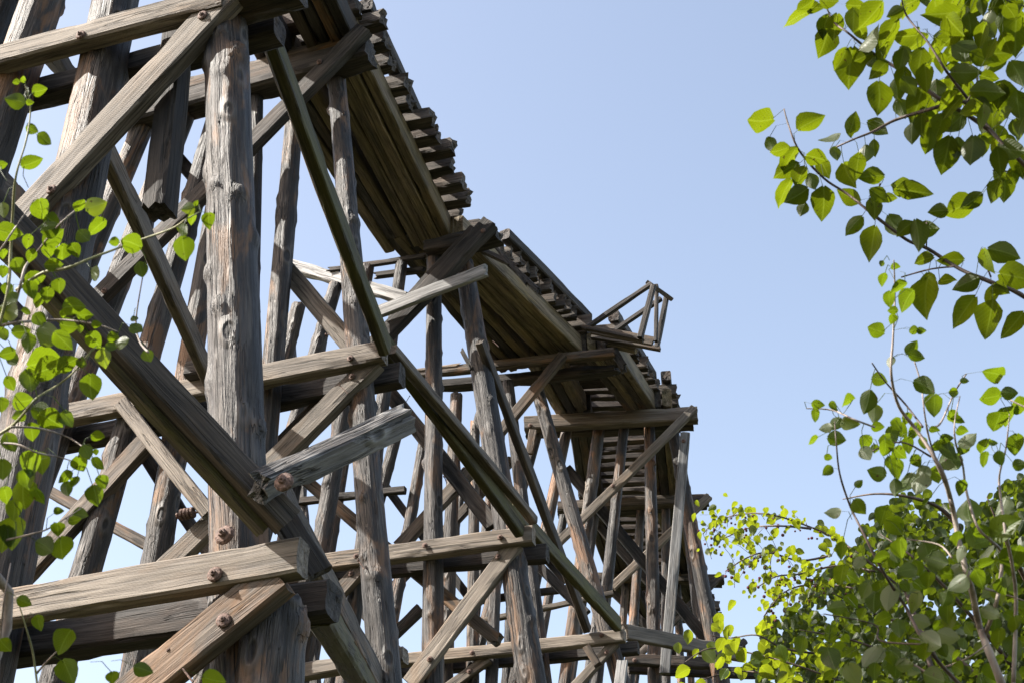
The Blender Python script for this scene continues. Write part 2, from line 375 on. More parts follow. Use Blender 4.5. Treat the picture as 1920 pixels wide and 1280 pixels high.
# ================================================================== bent 3
post(3, (873, 486), (986, 1230), 34, 64, mat='log', big=True, seed=44, bolts=[((958, 986), -.2)])
post(3, (805, 468), (820, 1260), 27, 48, mat='log', big=True, seed=52)
post(3, (747, 494), (676, 1071), 22, 36, mat='log_far')
post(3, (695, 506), (599, 1032), 26, 42, mat='log_far')
post(3, (634, 535), (545, 830), 26, 34, mat='log')
post(3, (557, 572), (500, 800), 26, 34, mat='log_brown')
post(3, (606, 600), (500, 1200), 22, 36, mat='log_far', off=.3)
plank('cap_beam', 3, -.05, (800, 473), (935, 441), 22, .3, 'sawn_dark', ragged=(.06, .05))
plank('cap_beam', 3, -.05, (620, 506), (797, 480), 8, .06, 'sawn_dark', ragged=(.1, .1))
plank('cap_beam', 3, .1, (706, 517), (795, 506), 9, .08, 'sawn_dark', ragged=(.1, .05))
plank('girt', 3, -.2, (240, 1097), (1001, 1003), 30, .14, 'sawn', [(938, 1007), (797, 1022), (668, 1042)])
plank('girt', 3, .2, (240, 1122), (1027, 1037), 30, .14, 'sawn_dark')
plank('sway_brace', 3, -.28, (920, 419), (701, 650), 26, .15, 'sawn_dark', [(906, 433)])
plank('sway_brace', 3, -.2, (890, 430), (770, 560), 16, .1, 'sawn_dark')
plank('sway_brace', 3, -.14, (967, 1020), (770, 1282), 30, .1, 'sawn', [(934, 1043), (806, 1235)])
plank('sway_brace', 3, -.14, (694, 1046), (532, 1228), 24, .1, 'sawn_brown', [(658, 1075)])
plank('sway_brace', 3, .2, (722, 726), (925, 985), 30, .1, 'sawn_dark')
plank('sway_brace', 3, .26, (880, 884), (748, 1026), 22, .1, 'sawn_brown', [])
plank('sway_brace', 3, .33, (548, 878), (935, 1200), 24, .12, 'sawn_brown', ragged=(0, .05))
plank('sway_brace', 3, .3, (95, 922), (340, 1055), 22, .1, 'sawn_brown')
plank('sway_brace', 3, .3, (790, 1140), (690, 1235), 18, .1, 'sawn_dark')

for a, b, o1 in (((652, 737), (637, 722), -.25), ((935, 650), (925, 640), -.3), ((760, 755), (768, 742), .2)): nail(3 if a[0] > 700 else 2, o1, a, b, .004)
nail(3, -.2, (640, 622), (612, 628), .01); nail(3, .0, (838, 905), (833, 893), .006); nail(2, -.2, (683, 1066), (672, 1050), .005)
# ================================================================== bent 4
post(4, (1015, 730), (1107, 1077), 24, 36, mat='log_brown', big=True, seed=63)
post(4, (960, 718), (1005, 1160), 21, 32, mat='log_far')
post(4, (860, 742), (843, 1070), 23, 30, mat='log_brown', ragged=.03)
post(4, (896, 790), (886, 1197), 18, 30, mat='log_brown', ragged=.05)
post(4, (787, 828), (760, 1000), 20, 28, mat='log_brown', ragged=.04)
post(4, (760, 770), (735, 860), 22, 24, mat='log_brown')
post(4, (547, 640), (574, 1010), 14, 22, mat='log_far', square=True)
plank('cap_beam', 4, -.22, (770, 703), (1150, 662), 15, .12, 'sawn_brown', ragged=(.25, .1), rough=2)
plank('cap_beam', 4, .1, (800, 726), (1156, 693), 15, .2, 'sawn_dark', ragged=(.25, .1), rough=2)
plank('cap_beam', 4, -.28, (780, 694), (860, 684), 5, .04, 'sawn', ragged=(.2, .1), rough=2)
for a, b, w0, w1, m in (((715, 800), (655, 1200), 20, 30, 'log_far'), ((668, 780), (590, 1200), 20, 30, 'log_brown'), ((930, 800), (925, 1200), 18, 27, 'log_far')): post(4, a, b, w0, w1, mat=m)
plank('sway_brace', 4, .2, (700, 880), (880, 1120), 16, .1, 'sawn_dark'); plank('sway_brace', 4, .22, (960, 860), (730, 1110), 16, .1, 'sawn_brown')
plank('sway_brace', 4, -.2, (600, 1060), (760, 1235), 18, .1, 'sawn_dark'); plank('sway_brace', 4, .2, (720, 1240), (600, 1350), 18, .1, 'sawn_brown')
plank('girt', 4, .1, (540, 1262), (700, 1243), 20, .12, 'sawn'); plank('girt', 4, -.1, (560, 940), (760, 918), 12, .1, 'sawn_dark')
for a, b, w0, w1, m in (((980, 830), (950, 1250), 14, 22, 'log_far'), ((935, 850), (880, 1250), 14, 22, 'log_brown'), ((880, 880), (815, 1250), 14, 20, 'log_far')): post(5, a, b, w0, w1, mat=m)
plank('sway_brace', 5, .2, (900, 900), (1060, 1090), 13, .1, 'sawn_dark'); plank('girt', 5, .2, (800, 1140), (1100, 1098), 12, .1, 'sawn_dark')
plank('girt', 4, -.2, (700, 1243), (1172, 1192), 22, .13, 'sawn', [(885, 1223), (1128, 1190)])
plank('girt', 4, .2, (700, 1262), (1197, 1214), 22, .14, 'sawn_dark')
plank('sway_brace', 4, -.3, (1056, 666), (905, 850), 17, .1, 'sawn_brown')
plank('sway_brace', 4, -.14, (1155, 1203), (1070, 1296), 17, .1, 'sawn', [(1138, 1222)])
plank('sway_brace', 4, -.14, (917, 1234), (840, 1290), 18, .1, 'sawn', [(880, 1258)])
plank('sway_brace', 4, .22, (1000, 1050), (1100, 1150), 18, .1, 'sawn_dark')
plank('block', 4, -.34, (1100, 1212), (1121, 1246), 15, .1, 'sawn_brown')
plank('block', 4, -.3, (1167, 1238), (1160, 1300), 20, .06, 'pale')

# ================================================================== bent 5
P5 = [(1018, 806, 993, 890, 19, 22, 'log'), (1069, 797, 1024, 1000, 20, 25, 'log_brown'), (1125, 797, 1076, 1160, 22, 29, 'log_brown'),
      (1163, 795, 1136, 1100, 18, 28, 'log'), (1214, 792, 1228, 1246, 20, 31, 'log_brown'), (1265, 812, 1337, 1200, 22, 36, 'log_brown')]
for i, (a, b, c, d, w0, w1, m) in enumerate(P5): post(5, (a, b), (c, d), w0, w1, mat=m, big=i > 3)
plank('cap_beam', 5, -.18, (984, 796), (1308, 778), 25, .18, 'sawn', [(994, 797)])
plank('cap_beam', 5, .14, (986, 808), (1300, 792), 22, .2, 'sawn_dark')
plank('sway_brace', 5, -.3, (1302, 765), (1030, 1032), 15, .1, 'sawn', [(1149, 910)])
plank('sway_brace', 5, -.36, (1285, 812), (1246, 1262), 19, .09, 'pale', bolts=[(1282, 826)])
plank('sway_brace', 5, .2, (1062, 878), (1330, 1205), 20, .1, 'sawn_dark')
plank('girt', 5, -.18, (1172, 1236), (1330, 1243), 20, .12, 'sawn_dark', [(1190, 1237)])
plank('girt', 5, -.3, (880, 1168), (1150, 1112), 9, .09, 'sawn')
plank('girt', 5, .25, (1180, 1252), (1420, 1262), 18, .12, 'sawn_dark')
plank('block', 5, -.32, (1000, 806), (992, 850), 14, .06, 'sawn_brown')
# ================================================================== bents 6, 7, 8
def far_bent(k, cap, posts, ch):
    (x0, y0), (x1, y1) = cap
    plank('cap_beam', k, -.16, (x0, y0), (x1, y1), ch, .18, 'sawn_brown'); plank('cap_beam', k, .12, (x0, y0 + ch * .5), (x1 - 4, y1 + ch * .4), ch * .9, .18, 'sawn_dark')
    for a, c, sl, w in posts:
        b = y0 + (y1 - y0) * (a - x0) / (x1 - x0) + ch * .4
        post(k, (a, b), (a + sl * 250, b + 250), w, w * 1.35, mat=c)
far_bent(6, ((1046, 951), (1329, 937)), [(1065, 'log_far', -.2, 16), (1110, 'log', -.13, 16), (1196, 'log_brown', -.05, 16), (1241, 'log_far', .02, 16), (1285, 'log_far', .12, 17)], 18)
far_bent(7, ((1110, 1082), (1358, 1086)), [(1130, 'log_far', -.15, 14), (1175, 'log_brown', -.08, 14), (1225, 'log_far', 0, 14), (1270, 'log', .04, 14), (1315, 'log_brown', .1, 15)], 15)
far_bent(8, ((1180, 1205), (1398, 1207)), [(1200, 'log_far', -.1, 13), (1250, 'log_far', -.04, 13), (1300, 'log_brown', .02, 13), (1360, 'log_brown', .1, 13)], 14)
plank('sway_brace', 6, -.26, (1330, 930), (1148, 1100), 14, .1, 'sawn')
plank('sway_brace', 6, .2, (1100, 960), (1270, 1150), 14, .1, 'sawn_dark')
plank('sway_brace', 7, -.26, (1350, 1080), (1200, 1225), 13, .1, 'sawn_dark')
plank('sway_brace', 7, .2, (1130, 1090), (1290, 1250), 13, .1, 'sawn_dark')
plank('sway_brace', 8, -.26, (1398, 1200), (1300, 1290), 12, .1, 'sawn_dark')

# ================================================================== longitudinal braces between bents
brace('longitudinal_brace', 1, -.12, (462, -60), 2, -.32, (722, 652), .2, .1, 'moss')
brace('longitudinal_brace', 1, -.05, (459, -60), 2, -.26, (720, 647), .1, .13, 'sawn')
brace('longitudinal_brace', 2, .1, (708, 628), 3, -.3, (975, 992), .2, .1, 'moss')
brace('longitudinal_brace', 2, .1, (735, 655), 3, -.1, (1000, 975), .1, .1, 'sawn')
brace('longitudinal_brace', 3, -.1, (955, 945), 4, -.3, (1158, 1170), .19, .1, 'moss')
brace('longitudinal_brace', 3, -.25, (900, 640), 4, -.3, (1102, 1180), .15, .09, 'sawn_brown')
brace('longitudinal_brace', 1, .1, (522, 925), 2, .25, (720, 1300), .2, .1, 'sawn_brown')
brace('longitudinal_brace', 1, .3, (600, 1148), 2, -.3, (700, 1320), .15, .15, 'moss')
brace('longitudinal_brace', 1, .15, (490, 905), 1, .35, (600, 1075), .15, .1, 'sawn_dark')
brace('longitudinal_brace', 1, .2, (160, 200), 2, -.25, (394, 712), .2, .1, 'sawn')
brace('longitudinal_brace', 1, .22, (-60, -60), 2, -.25, (200, 214), .2, .1, 'sawn')
brace('longitudinal_brace', 1, .3, (20, -60), 2, -.35, (176, 222), .16, .1, 'sawn_dark')
brace('longitudinal_brace', 4, .25, (1172, 1184), 5, -.5, (1390, 1226), .2, .1, 'sawn')
brace('longitudinal_brace', 1, .2, (-40, 300), 2, -.3, (90, 430), .2, .1, 'sawn_brown')

# ================================================================== deck
def up_pt(k, x, y, z):
    """the point at height z on the plane of bent k under picture point x (y is found from x, z)"""
    bt = B[k]; lo, hi = -4000.0, 4000.0; base = Vector((bt.p0.x, bt.p0.y, z))
    # march along the bent line at height z until its picture x equals x
    a, b = -12.0, 12.0
    for _ in range(50):
        m = (a + b) / 2; p = base + bt.d * m
        if proj(p)[0].x < x: a = m
        else: b = m
    return base + bt.d * (a + b) / 2
def zc(k): return B[k].h + .16
def stringers(k1, g1, k2, g2, n, mats=('stringer',), hh=.3, names='stringer', back1=.1, back2=.15):
    """n stringers side by side; g1, g2: picture x of the group's left and right edge at the two bents"""
    for i in range(n):
        f = (i + .5) / n
        A = up_pt(k1, g1[0] + (g1[1] - g1[0]) * f, 0, zc(k1)); C = up_pt(k2, g2[0] + (g2[1] - g2[0]) * f, 0, zc(k2))
        wa = (up_pt(k1, g1[1], 0, zc(k1)) - up_pt(k1, g1[0], 0, zc(k1))).length / n; wc = (up_pt(k2, g2[1], 0, zc(k2)) - up_pt(k2, g2[0], 0, zc(k2))).length / n
        z = (C - A).normalized(); A = A - z * back1; C = C + z * back2; jit = rnd.uniform(-.022, .022)
        A.z += hh / 2 + jit; C.z += hh / 2 + jit
        side = z.cross(Vector((0, 0, 1))).normalized()
        t = (wa + wc) / 2 * rnd.uniform(.9, .98)
        link(names, timber_mesh((C - A).length, t, hh, rough=.8), M[mats[i % len(mats)]], trestle, frame(A, C, side))
# virtual bent 0 behind the camera's left, bent 1 cap
s1 = up_pt(1, 400, 0, 12.0)
class V0: pass
b1top = Vector((B[1].p0.x, B[1].p0.y, 12.0))
DK = {}   # deck centre line per bent: (left edge, right edge of the tie zone), at stringer bottom height
def edge(k, xl, xr): return up_pt(k, xl, 0, zc(k)), up_pt(k, xr, 0, zc(k))
# span 2-3, 3-4, 4-5, 5-6, 6-7, 7-8
stringers(2, (578, 674), 3, (768, 842), 4)
stringers(2, (486, 560), 3, (714, 764), 3, ('stringer', 'sawn_dark'))
stringers(3, (790, 864), 4, (1018, 1098), 4, back1=-.05)
stringers(3, (730, 786), 4, (928, 1000), 4, ('sawn_dark', 'stringer'))
stringers(4, (1085, 1158), 5, (1172, 1230), 4, ('sawn_brown', 'stringer'))
stringers(4, (985, 1045), 5, (1042, 1103), 3, ('stringer', 'sawn_dark'))
stringers(5, (1200, 1262), 6, (1222, 1272), 3, ('stringer', 'sawn_dark'))
stringers(5, (1062, 1108), 6, (1085, 1130), 3, ('sawn_dark', 'sawn_brown'))
stringers(6, (1222, 1272), 7, (1262, 1305), 3, ('stringer', 'sawn_dark'))
stringers(6, (1085, 1130), 7, (1140, 1180), 3, ('sawn_dark', 'sawn_brown'))
stringers(7, (1262, 1305), 8, (1310, 1350), 3, ('sawn_dark',))
stringers(7, (1140, 1180), 8, (1200, 1236), 3, ('sawn_dark',))
# span 1-2 and the one that passes over the camera
A1 = {}
sl2, sr2 = up_pt(2, 486, 0, 12.16), up_pt(2, 674, 0, 12.16)
dirn = up_pt(3, 842, 0, 12.16) - sr2; dirn.z = 0; dirn.normalize()
S1l, S1r = sl2 - dirn * 5.2, sr2 - dirn * 5.2
dir0 = Vector((math.sin(R(34)), math.cos(R(34)), 0)); S0l, S0r = S1l - dir0 * 6.5, S1r - dir0 * 6.5
def strs(a0, a1, b0, b1, n, lo, hi, mats, hh=.3):
    for i in range(n):
        f = lo + (hi - lo) * (i + .5) / n; A = a0.lerp(a1, f); C = b0.lerp(b1, f); z = (C - A).normalized(); A = A - z * .15; C = C + z * .15
        jit = rnd.uniform(-.035, .035); A.z = C.z = 12.16 + hh / 2 + jit
        t = (a1 - a0).length * (hi - lo) / n * .86
        link('stringer', timber_mesh((C - A).length, t, hh), M[mats[i % len(mats)]], trestle, frame(A, C, z.cross(Vector((0, 0, 1))).normalized()))
for a0, a1, b0, b1 in ((S1l, S1r, sl2, sr2), (S0l, S0r, S1l, S1r)):
    strs(a0, a1, b0, b1, 4, .52, 1.0, ('sawn_brown', 'sawn_dark')); strs(a0, a1, b0, b1, 3, 0, .36, ('sawn_dark', 'sawn_brown'))
def free_timber(name, A, C, t, w, mat, side=None):
    z = (C - A).normalized(); side = side or z.cross(Vector((0, 0, 1))).normalized()
    return link(name, timber_mesh((C - A).length, t, w), M[mat], trestle, frame(A, C, side))
cd = (S1r - S1l).normalized()
for q, k in ((S1l, 1), (S0l, 0)):
    A = q - cd * .9 + Vector((0, 0, -.16)); C = A + cd * ((S1r - S1l).length + 1.8)
    free_timber('cap_beam', A, C, .3, .3, 'sawn_dark', cd.cross(Vector((0, 0, 1))))
# upper storey posts over bent 1
for f, x in ((-.25, 6), (.08, 82), (.42, 215), (.95, 423)):
    A = S1l.lerp(S1r, f); A.z = 11.8; D = B[1].at(x, 10); D2 = D + (A - D) * .0
    if x == 423: link('post', log_mesh((A - D2).length - .2, .16, .14, 300 + x), M['log'], trestle, frame(D2 + (A - D2).normalized() * .2, A, B[1].n))
for f, s in ((-.2, -.25), (.15, -.1), (.5, 0), (.85, .1), (1.15, .25)):
    A = S0l.lerp(S0r, f); A.z = 11.8; D = A + cd * s * 9; D.z = GZ - .2
    link('post', log_mesh((A - D).length, .2, .15, int(400 + f * 10)), M['log'], trestle, frame(D, A, B[1].n))

# ties
def edges_of(k, xl, xr):
    a = up_pt(k, xl, 0, zc(k)); b = up_pt(k, xr, 0, zc(k)); return a, b
SP = [((S0l, S0r), (S1l, S1r), 16, 'w'), ((S1l, S1r), (sl2, sr2), 14, 'w'),
      (edges_of(2, 486, 674), edges_of(3, 714, 842), 11, ''), (edges_of(3, 730, 864), edges_of(4, 928, 1098), 18, ''),
      (edges_of(4, 985, 1158), edges_of(5, 1042, 1230), 9, ''), (edges_of(5, 1062, 1262), edges_of(6, 1085, 1272), 10, ''),
      (edges_of(6, 1085, 1272), edges_of(7, 1140, 1305), 11, ''), (edges_of(7, 1140, 1305), edges_of(8, 1200, 1350), 11, '')]
OVER = [.2, .02, .36, .16, .08, .04, .04, .04]
for si, ((a0, a1), (b0, b1), n, fl) in enumerate(SP):
    for i in range(n):
        f = (i + .5) / n; A = a0.lerp(b0, f); C = a1.lerp(b1, f); z = (C - A).normalized()
        if si == 3 and i in (1,): continue
        A = A + z * rnd.uniform(-.02, .1); C = C + z * ((OVER[si] if si not in (2, 3) else .1 + .24 * f if si == 2 else .22 * f - .04) + rnd.uniform(-.13, .13) * (1 if si < 3 else .4))
        A.z += .3 + .1; C.z += .3 + .1; tilt = rnd.uniform(-.02, .02); A.z += tilt; C.z -= tilt
        C = C + Vector((rnd.uniform(-.03, .03), rnd.uniform(-.05, .05), 0))
        x = z.cross(Vector((0, 0, 1))); 
        free = timber_mesh((C - A).length, rnd.uniform(.17, .21) * (.56 if si == 3 else .85 if si > 3 else 1), .2, ragged=(.03, .05), rough=1.6)
        link('tie', free, M['tie'], trestle, frame(A, C, x))
    # guard timber near the right end, and one at the left
    for f2, w in ((1.0, .1), (.04, .0)):
        if si == 3 and f2 == 1.0: A = a1.lerp(b1, .3); C = b1.lerp(b1, 1)
        elif f2 == 1.0: A, C = a1.copy(), b1.copy()
        else: A, C = a0.lerp(a1, .06), b0.lerp(b1, .06)
        dd = (a1 - a0).normalized() * ((OVER[si] - .2 if si < 2 else .04 if si == 2 else OVER[si] - .12) if f2 == 1.0 else 0); A = A + dd; C = C + dd
        A.z += .4 + .19; C.z += .4 + .19
        free_timber('guard_timber', A, C, .16, .16, 'sawn_dark')
for f, a in ((.3, 1), (.72, 1)):        # rusty rails are gone; their tie plates' timbers stay

    pass

# fallen splinters at the broken deck edge
for (x0, y0, x1, y1, w) in ((905, 470, 968, 500, 9), (944, 480, 985, 530, 6), (960, 500, 1010, 545, 10), (1150, 655, 1170, 690, 16), (930, 462, 950, 492, 7)):
    plank('splinter', 3 if x0 < 1100 else 4, .5 if x0 < 1100 else -.1, (x0, y0), (x1, y1), w, .08, 'sawn_dark', ragged=(.15, .15), rough=2.5)
plank('splinter', 3, .3, (700, 400), (800, 480), 9, .06, 'stringer', ragged=(.1, .1), rough=2)
plank('splinter', 3, -.25, (865, 655), (884, 690), 8, .04, 'sawn_dark', ragged=(.1, .1), rough=2)

# refuge platform hanging off the deck before bent 4 : a part with pieces of its own
pl = empty('refuge_platform'); pl.parent = trestle; WORLD[pl] = WORLD[trestle].copy(); pl['label'] = 'leaning triangular railing on a broken plank platform'
def rp(name, o1, a, o2, b, wpx, t=.07, mat='sawn_dark'):
    bt = B[4]; A = bt.at(*a, o1); C = bt.at(*b, o2); mid = (A + C) / 2; w = wpx * proj(mid)[1] / F
    link(name, timber_mesh((C - A).length, t, w), M[mat], pl, frame(A, C, bt.n))
N0, N1 = -.9, -.2
rp('rail_brace', N0, (1096, 617), N0, (1222, 532), 9)
rp('rail_post', N0 - .05, (1200, 634), N0 - .05, (1225, 536), 10, .09)
rp('top_rail', N0, (1216, 531), N1, (1257, 560), 11, .06, 'sawn_brown')
rp('rail_post', N1, (1231, 652), N1, (1250, 556), 9, .09)
rp('rail_post', (N0 + N1) / 2, (1230, 640), (N0 + N1) / 2, (1231, 535), 7)
rp('rail_brace', N1, (1150, 622), N1, (1240, 560), 8)
rp('beam', N0, (1092, 614), N0, (1206, 638), 7, .08, 'sawn_brown')
rp('beam', N1, (1110, 632), N1, (1238, 654), 8, .08, 'sawn_brown')
rp('floor_plank', (N0 + N1) / 2, (1110, 618), (N0 + N1) / 2, (1225, 640), 18, .05, 'sawn_brown')
rp('beam', N1 + .1, (1140, 646), N1 + .1, (1192, 658), 8, .1, 'stringer')

# ================================================================== loose timbers, things of their own
def loose(name, label, o1, a, o2, b, k1, k2, w, t, mat, ragged=(.05, .05)):
    A = B[k1].at(*a, o1); C = B[k2].at(*b, o2)
    z = (C - A).normalized(); up = B[k1].n.cross(z).normalized()
    o = link(name, timber_mesh((C - A).length, t, w * proj((A + C) / 2)[1] / F, ragged=ragged, rough=3.2 if name == 'broken_timber' else 1.6), M[mat], None, frame(A, C, B[k1].n))
    o['label'] = label; o['category'] = 'timber'; return o
o = loose('broken_timber', 'thick splintered grey timber jutting up to the right from the big central post', -.66, (484, 914), .2, (760, 785), 1, 1, 44, .16, 'splintered', (.06, .1))
bolt(o, B[1].at(534, 905, -.68), -B[1].n, 1.0)
loose('hanging_timber', 'square broken timber hanging down beside the top of the big post', .02, (342, -20), .02, (299, 398), 1, 1, 46, .2, 'sawn_dark', (.03, .04))
loose('bleached_plank', 'pale bleached plank sticking up to the right across the broken cap', -.45, (704, 588), -.45, (910, 508), 3, 3, 26, .07, 'pale')
loose('fallen_plank', 'sunlit plank sloping down to the right behind the mossy brace', .1, (548, 500), -.1, (762, 562), 3, 3, 24, .12, 'pale')

# ================================================================== foliage
SUN_AZ, SUN_EL = -98.0, 42.0
SUNV = Vector((math.sin(R(SUN_AZ)) * math.cos(R(SUN_EL)), math.cos(R(SUN_AZ)) * math.cos(R(SUN_EL)), math.sin(R(SUN_EL))))
def leaf_mat(name, top, under, trans, tf=.5, rough=.42):
    s = NT(name); geo = s.n('ShaderNodeNewGeometry'); uv = s.n('ShaderNodeUVMap'); uv.uv_map = 'leaf'; at = s.n('ShaderNodeAttribute'); at.attribute_name = 'tint'
    sp = s.n('ShaderNodeSeparateXYZ'); s.l(uv.outputs[0], sp.inputs[0]); au = s.math('ABSOLUTE', sp.outputs[0])
    rib = s.math('SUBTRACT', 1.0, s.ss(au, .008, .035))
    sv = s.math('ADD', s.math('MULTIPLY', sp.outputs[1], 8.0), s.math('MULTIPLY', au, -9.0)); fr = s.math('ABSOLUTE', s.math('SUBTRACT', s.math('FRACT', sv), .5))
    vein = s.math('SUBTRACT', 1.0, s.ss(fr, .03, .12)); v = s.math('MAXIMUM', rib, s.math('MULTIPLY', vein, .45))
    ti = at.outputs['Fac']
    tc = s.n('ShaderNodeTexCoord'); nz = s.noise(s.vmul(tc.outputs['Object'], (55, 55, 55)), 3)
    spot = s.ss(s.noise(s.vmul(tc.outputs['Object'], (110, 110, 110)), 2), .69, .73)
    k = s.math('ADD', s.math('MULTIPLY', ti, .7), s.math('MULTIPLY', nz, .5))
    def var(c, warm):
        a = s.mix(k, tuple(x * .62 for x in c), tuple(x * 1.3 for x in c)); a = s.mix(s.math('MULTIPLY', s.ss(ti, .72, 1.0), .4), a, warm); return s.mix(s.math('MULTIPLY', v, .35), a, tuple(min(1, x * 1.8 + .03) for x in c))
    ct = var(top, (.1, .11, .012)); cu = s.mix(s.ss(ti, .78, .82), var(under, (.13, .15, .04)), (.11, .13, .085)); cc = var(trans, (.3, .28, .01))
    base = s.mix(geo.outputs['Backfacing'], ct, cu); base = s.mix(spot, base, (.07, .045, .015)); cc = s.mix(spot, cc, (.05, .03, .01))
    p = s.n('ShaderNodeBsdfPrincipled'); s.l(base, p.inputs['Base Color']); p.inputs['Roughness'].default_value = rough; p.inputs['Specular IOR Level'].default_value = .28
    tr = s.n('ShaderNodeBsdfTranslucent'); s.l(cc, tr.inputs[0]); mx = s.n('ShaderNodeMixShader'); mx.inputs[0].default_value = tf
    b = s.n('ShaderNodeBump'); b.inputs['Strength'].default_value = .35; b.inputs['Distance'].default_value = .002; s.l(s.math('SUBTRACT', nz, v), b.inputs['Height']); s.l(b.outputs[0], p.inputs['Normal'])
    s.l(p.outputs[0], mx.inputs[1]); s.l(tr.outputs[0], mx.inputs[2]); s.l(mx.outputs[0], s.out.inputs[0]); return s.m
LM_ASPEN = leaf_mat('aspen_leaf', (.026, .048, .006), (.036, .056, .009), (.13, .195, .004), .5)
LM_POPLAR = leaf_mat('poplar_leaf', (.024, .042, .005), (.028, .043, .006), (.135, .18, .003), .5)
LM_SHRUB = leaf_mat('shrub_leaf', (.018, .036, .008), (.022, .037, .012), (.115, .16, .006), .42)
def bark_mat(name, a, b):
    s = NT(name); c, rn, tc = s.base_co(); n = s.noise(s.vmul(c, (40, 40, 12)), 5); return s.finish(s.ramp(n, [(.35, a), (.65, b)]), .6, n, .003, .4)
BK_PALE = bark_mat('pale_bark', (.13, .1, .085), (.34, .29, .25)); BK_DARK = bark_mat('dark_bark', (.035, .025, .02), (.12, .085, .07)); BK_GREEN = bark_mat('green_twig', (.13, .14, .05), (.25, .24, .12))

class Foliage:
    def __init__(s): s.v = []; s.f = []; s.uv = []; s.t = []; s.k = 0
    def leaf(s, base, tip, n, width=.8, shape=1.0, tint=None, fold=.22, curl=.15):
        """heart to egg shaped blade from base to tip; n = side that faces up"""
        d = tip - base; L = d.length
        if L < 1e-4: return
        d /= L; n = (n - d * n.dot(d)); n.normalize(); w = d.cross(n)
        tint = rnd.random() if tint is None else tint; fold *= rnd.uniform(.4, 1.6); curl *= rnd.uniform(-.5, 1.7); sk = rnd.uniform(-.06, .06); wavy = rnd.uniform(.0, .05); ph = rnd.uniform(0, 6)
        T = [0, .07, .2, .38, .56, .74, .89, 1.0]
        if shape > .5: W = [.06, .3, .46, .5, .45, .32, .15, .0]     # round, short tip
        else: W = [.05, .24, .4, .46, .4, .27, .11, .0]              # egg shaped, long tip
        rows = []
        for t, hw in zip(T, W):
            hw *= width * L; c = base + d * (t * L) + w * (sk * L * math.sin(t * 3.1)) - n * (curl * L * t * t)
            if hw == 0: rows.append((len(s.v),)); s.v.append(c); s.uv.append((0, t)); s.t.append(tint); continue
            i0 = len(s.v); row = []
            for q in (-1, -.5, 0, .5, 1):
                z = abs(q) * hw * fold + wavy * L * math.sin(t * 9 + q * 2 + ph) * abs(q)
                back = -.05 * L * abs(q) if t < .05 else 0
                s.v.append(c + w * (q * hw) + n * z + d * back); s.uv.append((q * hw / L, t)); s.t.append(tint); row.append(len(s.v) - 1)
            rows.append(tuple(row))
        for a, b in zip(rows, rows[1:]):
            for j in range(4):
                if len(b) == 1: s.f.append((a[j], a[j + 1], b[0]))
                else: s.f.append((a[j], a[j + 1], b[j + 1], b[j]))
    def stalk(s, pts, r):
        i0 = len(s.v)
        for p in pts:
            for k in range(3):
                a = k * 2.094; s.v.append(p + Vector((math.cos(a) * r, math.sin(a) * r * .6, math.sin(a) * r * .8))); s.uv.append((.0, .5)); s.t.append(.9)
        for j in range(len(pts) - 1):
            for k in range(3):
                a = i0 + j * 3 + k; b = i0 + j * 3 + (k + 1) % 3; s.f.append((a, b, b + 3, a + 3))
    def build(s, name, mat, parent):
        me = bpy.data.meshes.new(name); inv = WORLD[parent].translation
        me.from_pydata([v - inv for v in s.v], [], s.f); me.materials.append(mat)
        u = me.uv_layers.new(name='leaf'); vi = [0] * len(me.loops); me.loops.foreach_get('vertex_index', vi)
        u.data.foreach_set('uv', [c for i in vi for c in s.uv[i]])
        a = me.attributes.new('tint', 'FLOAT', 'POINT'); a.data.foreach_set('value', s.t)
        me.polygons.foreach_set('use_smooth', [True] * len(me.polygons))
        o = bpy.data.objects.new(name, me); COL.objects.link(o); o.parent = parent; return o

def tube(name, pts, r0, r1, mat, parent, sides=6):
    """smoothed tapering twig through 3-D points"""
    P = []
    n = len(pts)
    for i in range(n - 1):
        p0 = pts[max(i - 1, 0)]; p1 = pts[i]; p2 = pts[i + 1]; p3 = pts[min(i + 2, n - 1)]
        for k in range(5):
            t = k / 5; P.append(.5 * ((2 * p1) + (p2 - p0) * t + (2 * p0 - 5 * p1 + 4 * p2 - p3) * t * t + (3 * p1 - p0 - 3 * p2 + p3) * t ** 3))
    P.append(pts[-1]); bm = bmesh.new(); prev = None; inv = WORLD[parent].translation; up = Vector((.3, .1, .9)); m = len(P)
    for i, p in enumerate(P):
        z = (P[min(i + 1, m - 1)] - P[max(i - 1, 0)]).normalized(); x = (up - z * up.dot(z)).normalized(); y = z.cross(x)
        r = r0 + (r1 - r0) * i / (m - 1); r *= 1 + .25 * max(0, noise.noise(p * 25)) 
        ring = [bm.verts.new(p - inv + x * (r * math.cos(a)) + y * (r * math.sin(a))) for a in [k * 2 * math.pi / sides for k in range(sides)]]
        if prev:
            for k in range(sides): bm.faces.new((prev[k], prev[(k + 1) % sides], ring[(k + 1) % sides], ring[k]))
        else: bm.faces.new(ring[::-1])
        prev = ring
    bm.faces.new(prev); me = bpy.data.meshes.new(name); bm.to_mesh(me); bm.free(); me.materials.append(mat)
    for q in me.polygons: q.use_smooth = True
    o = bpy.data.objects.new(name, me); COL.objects.link(o); o.parent = parent; return o

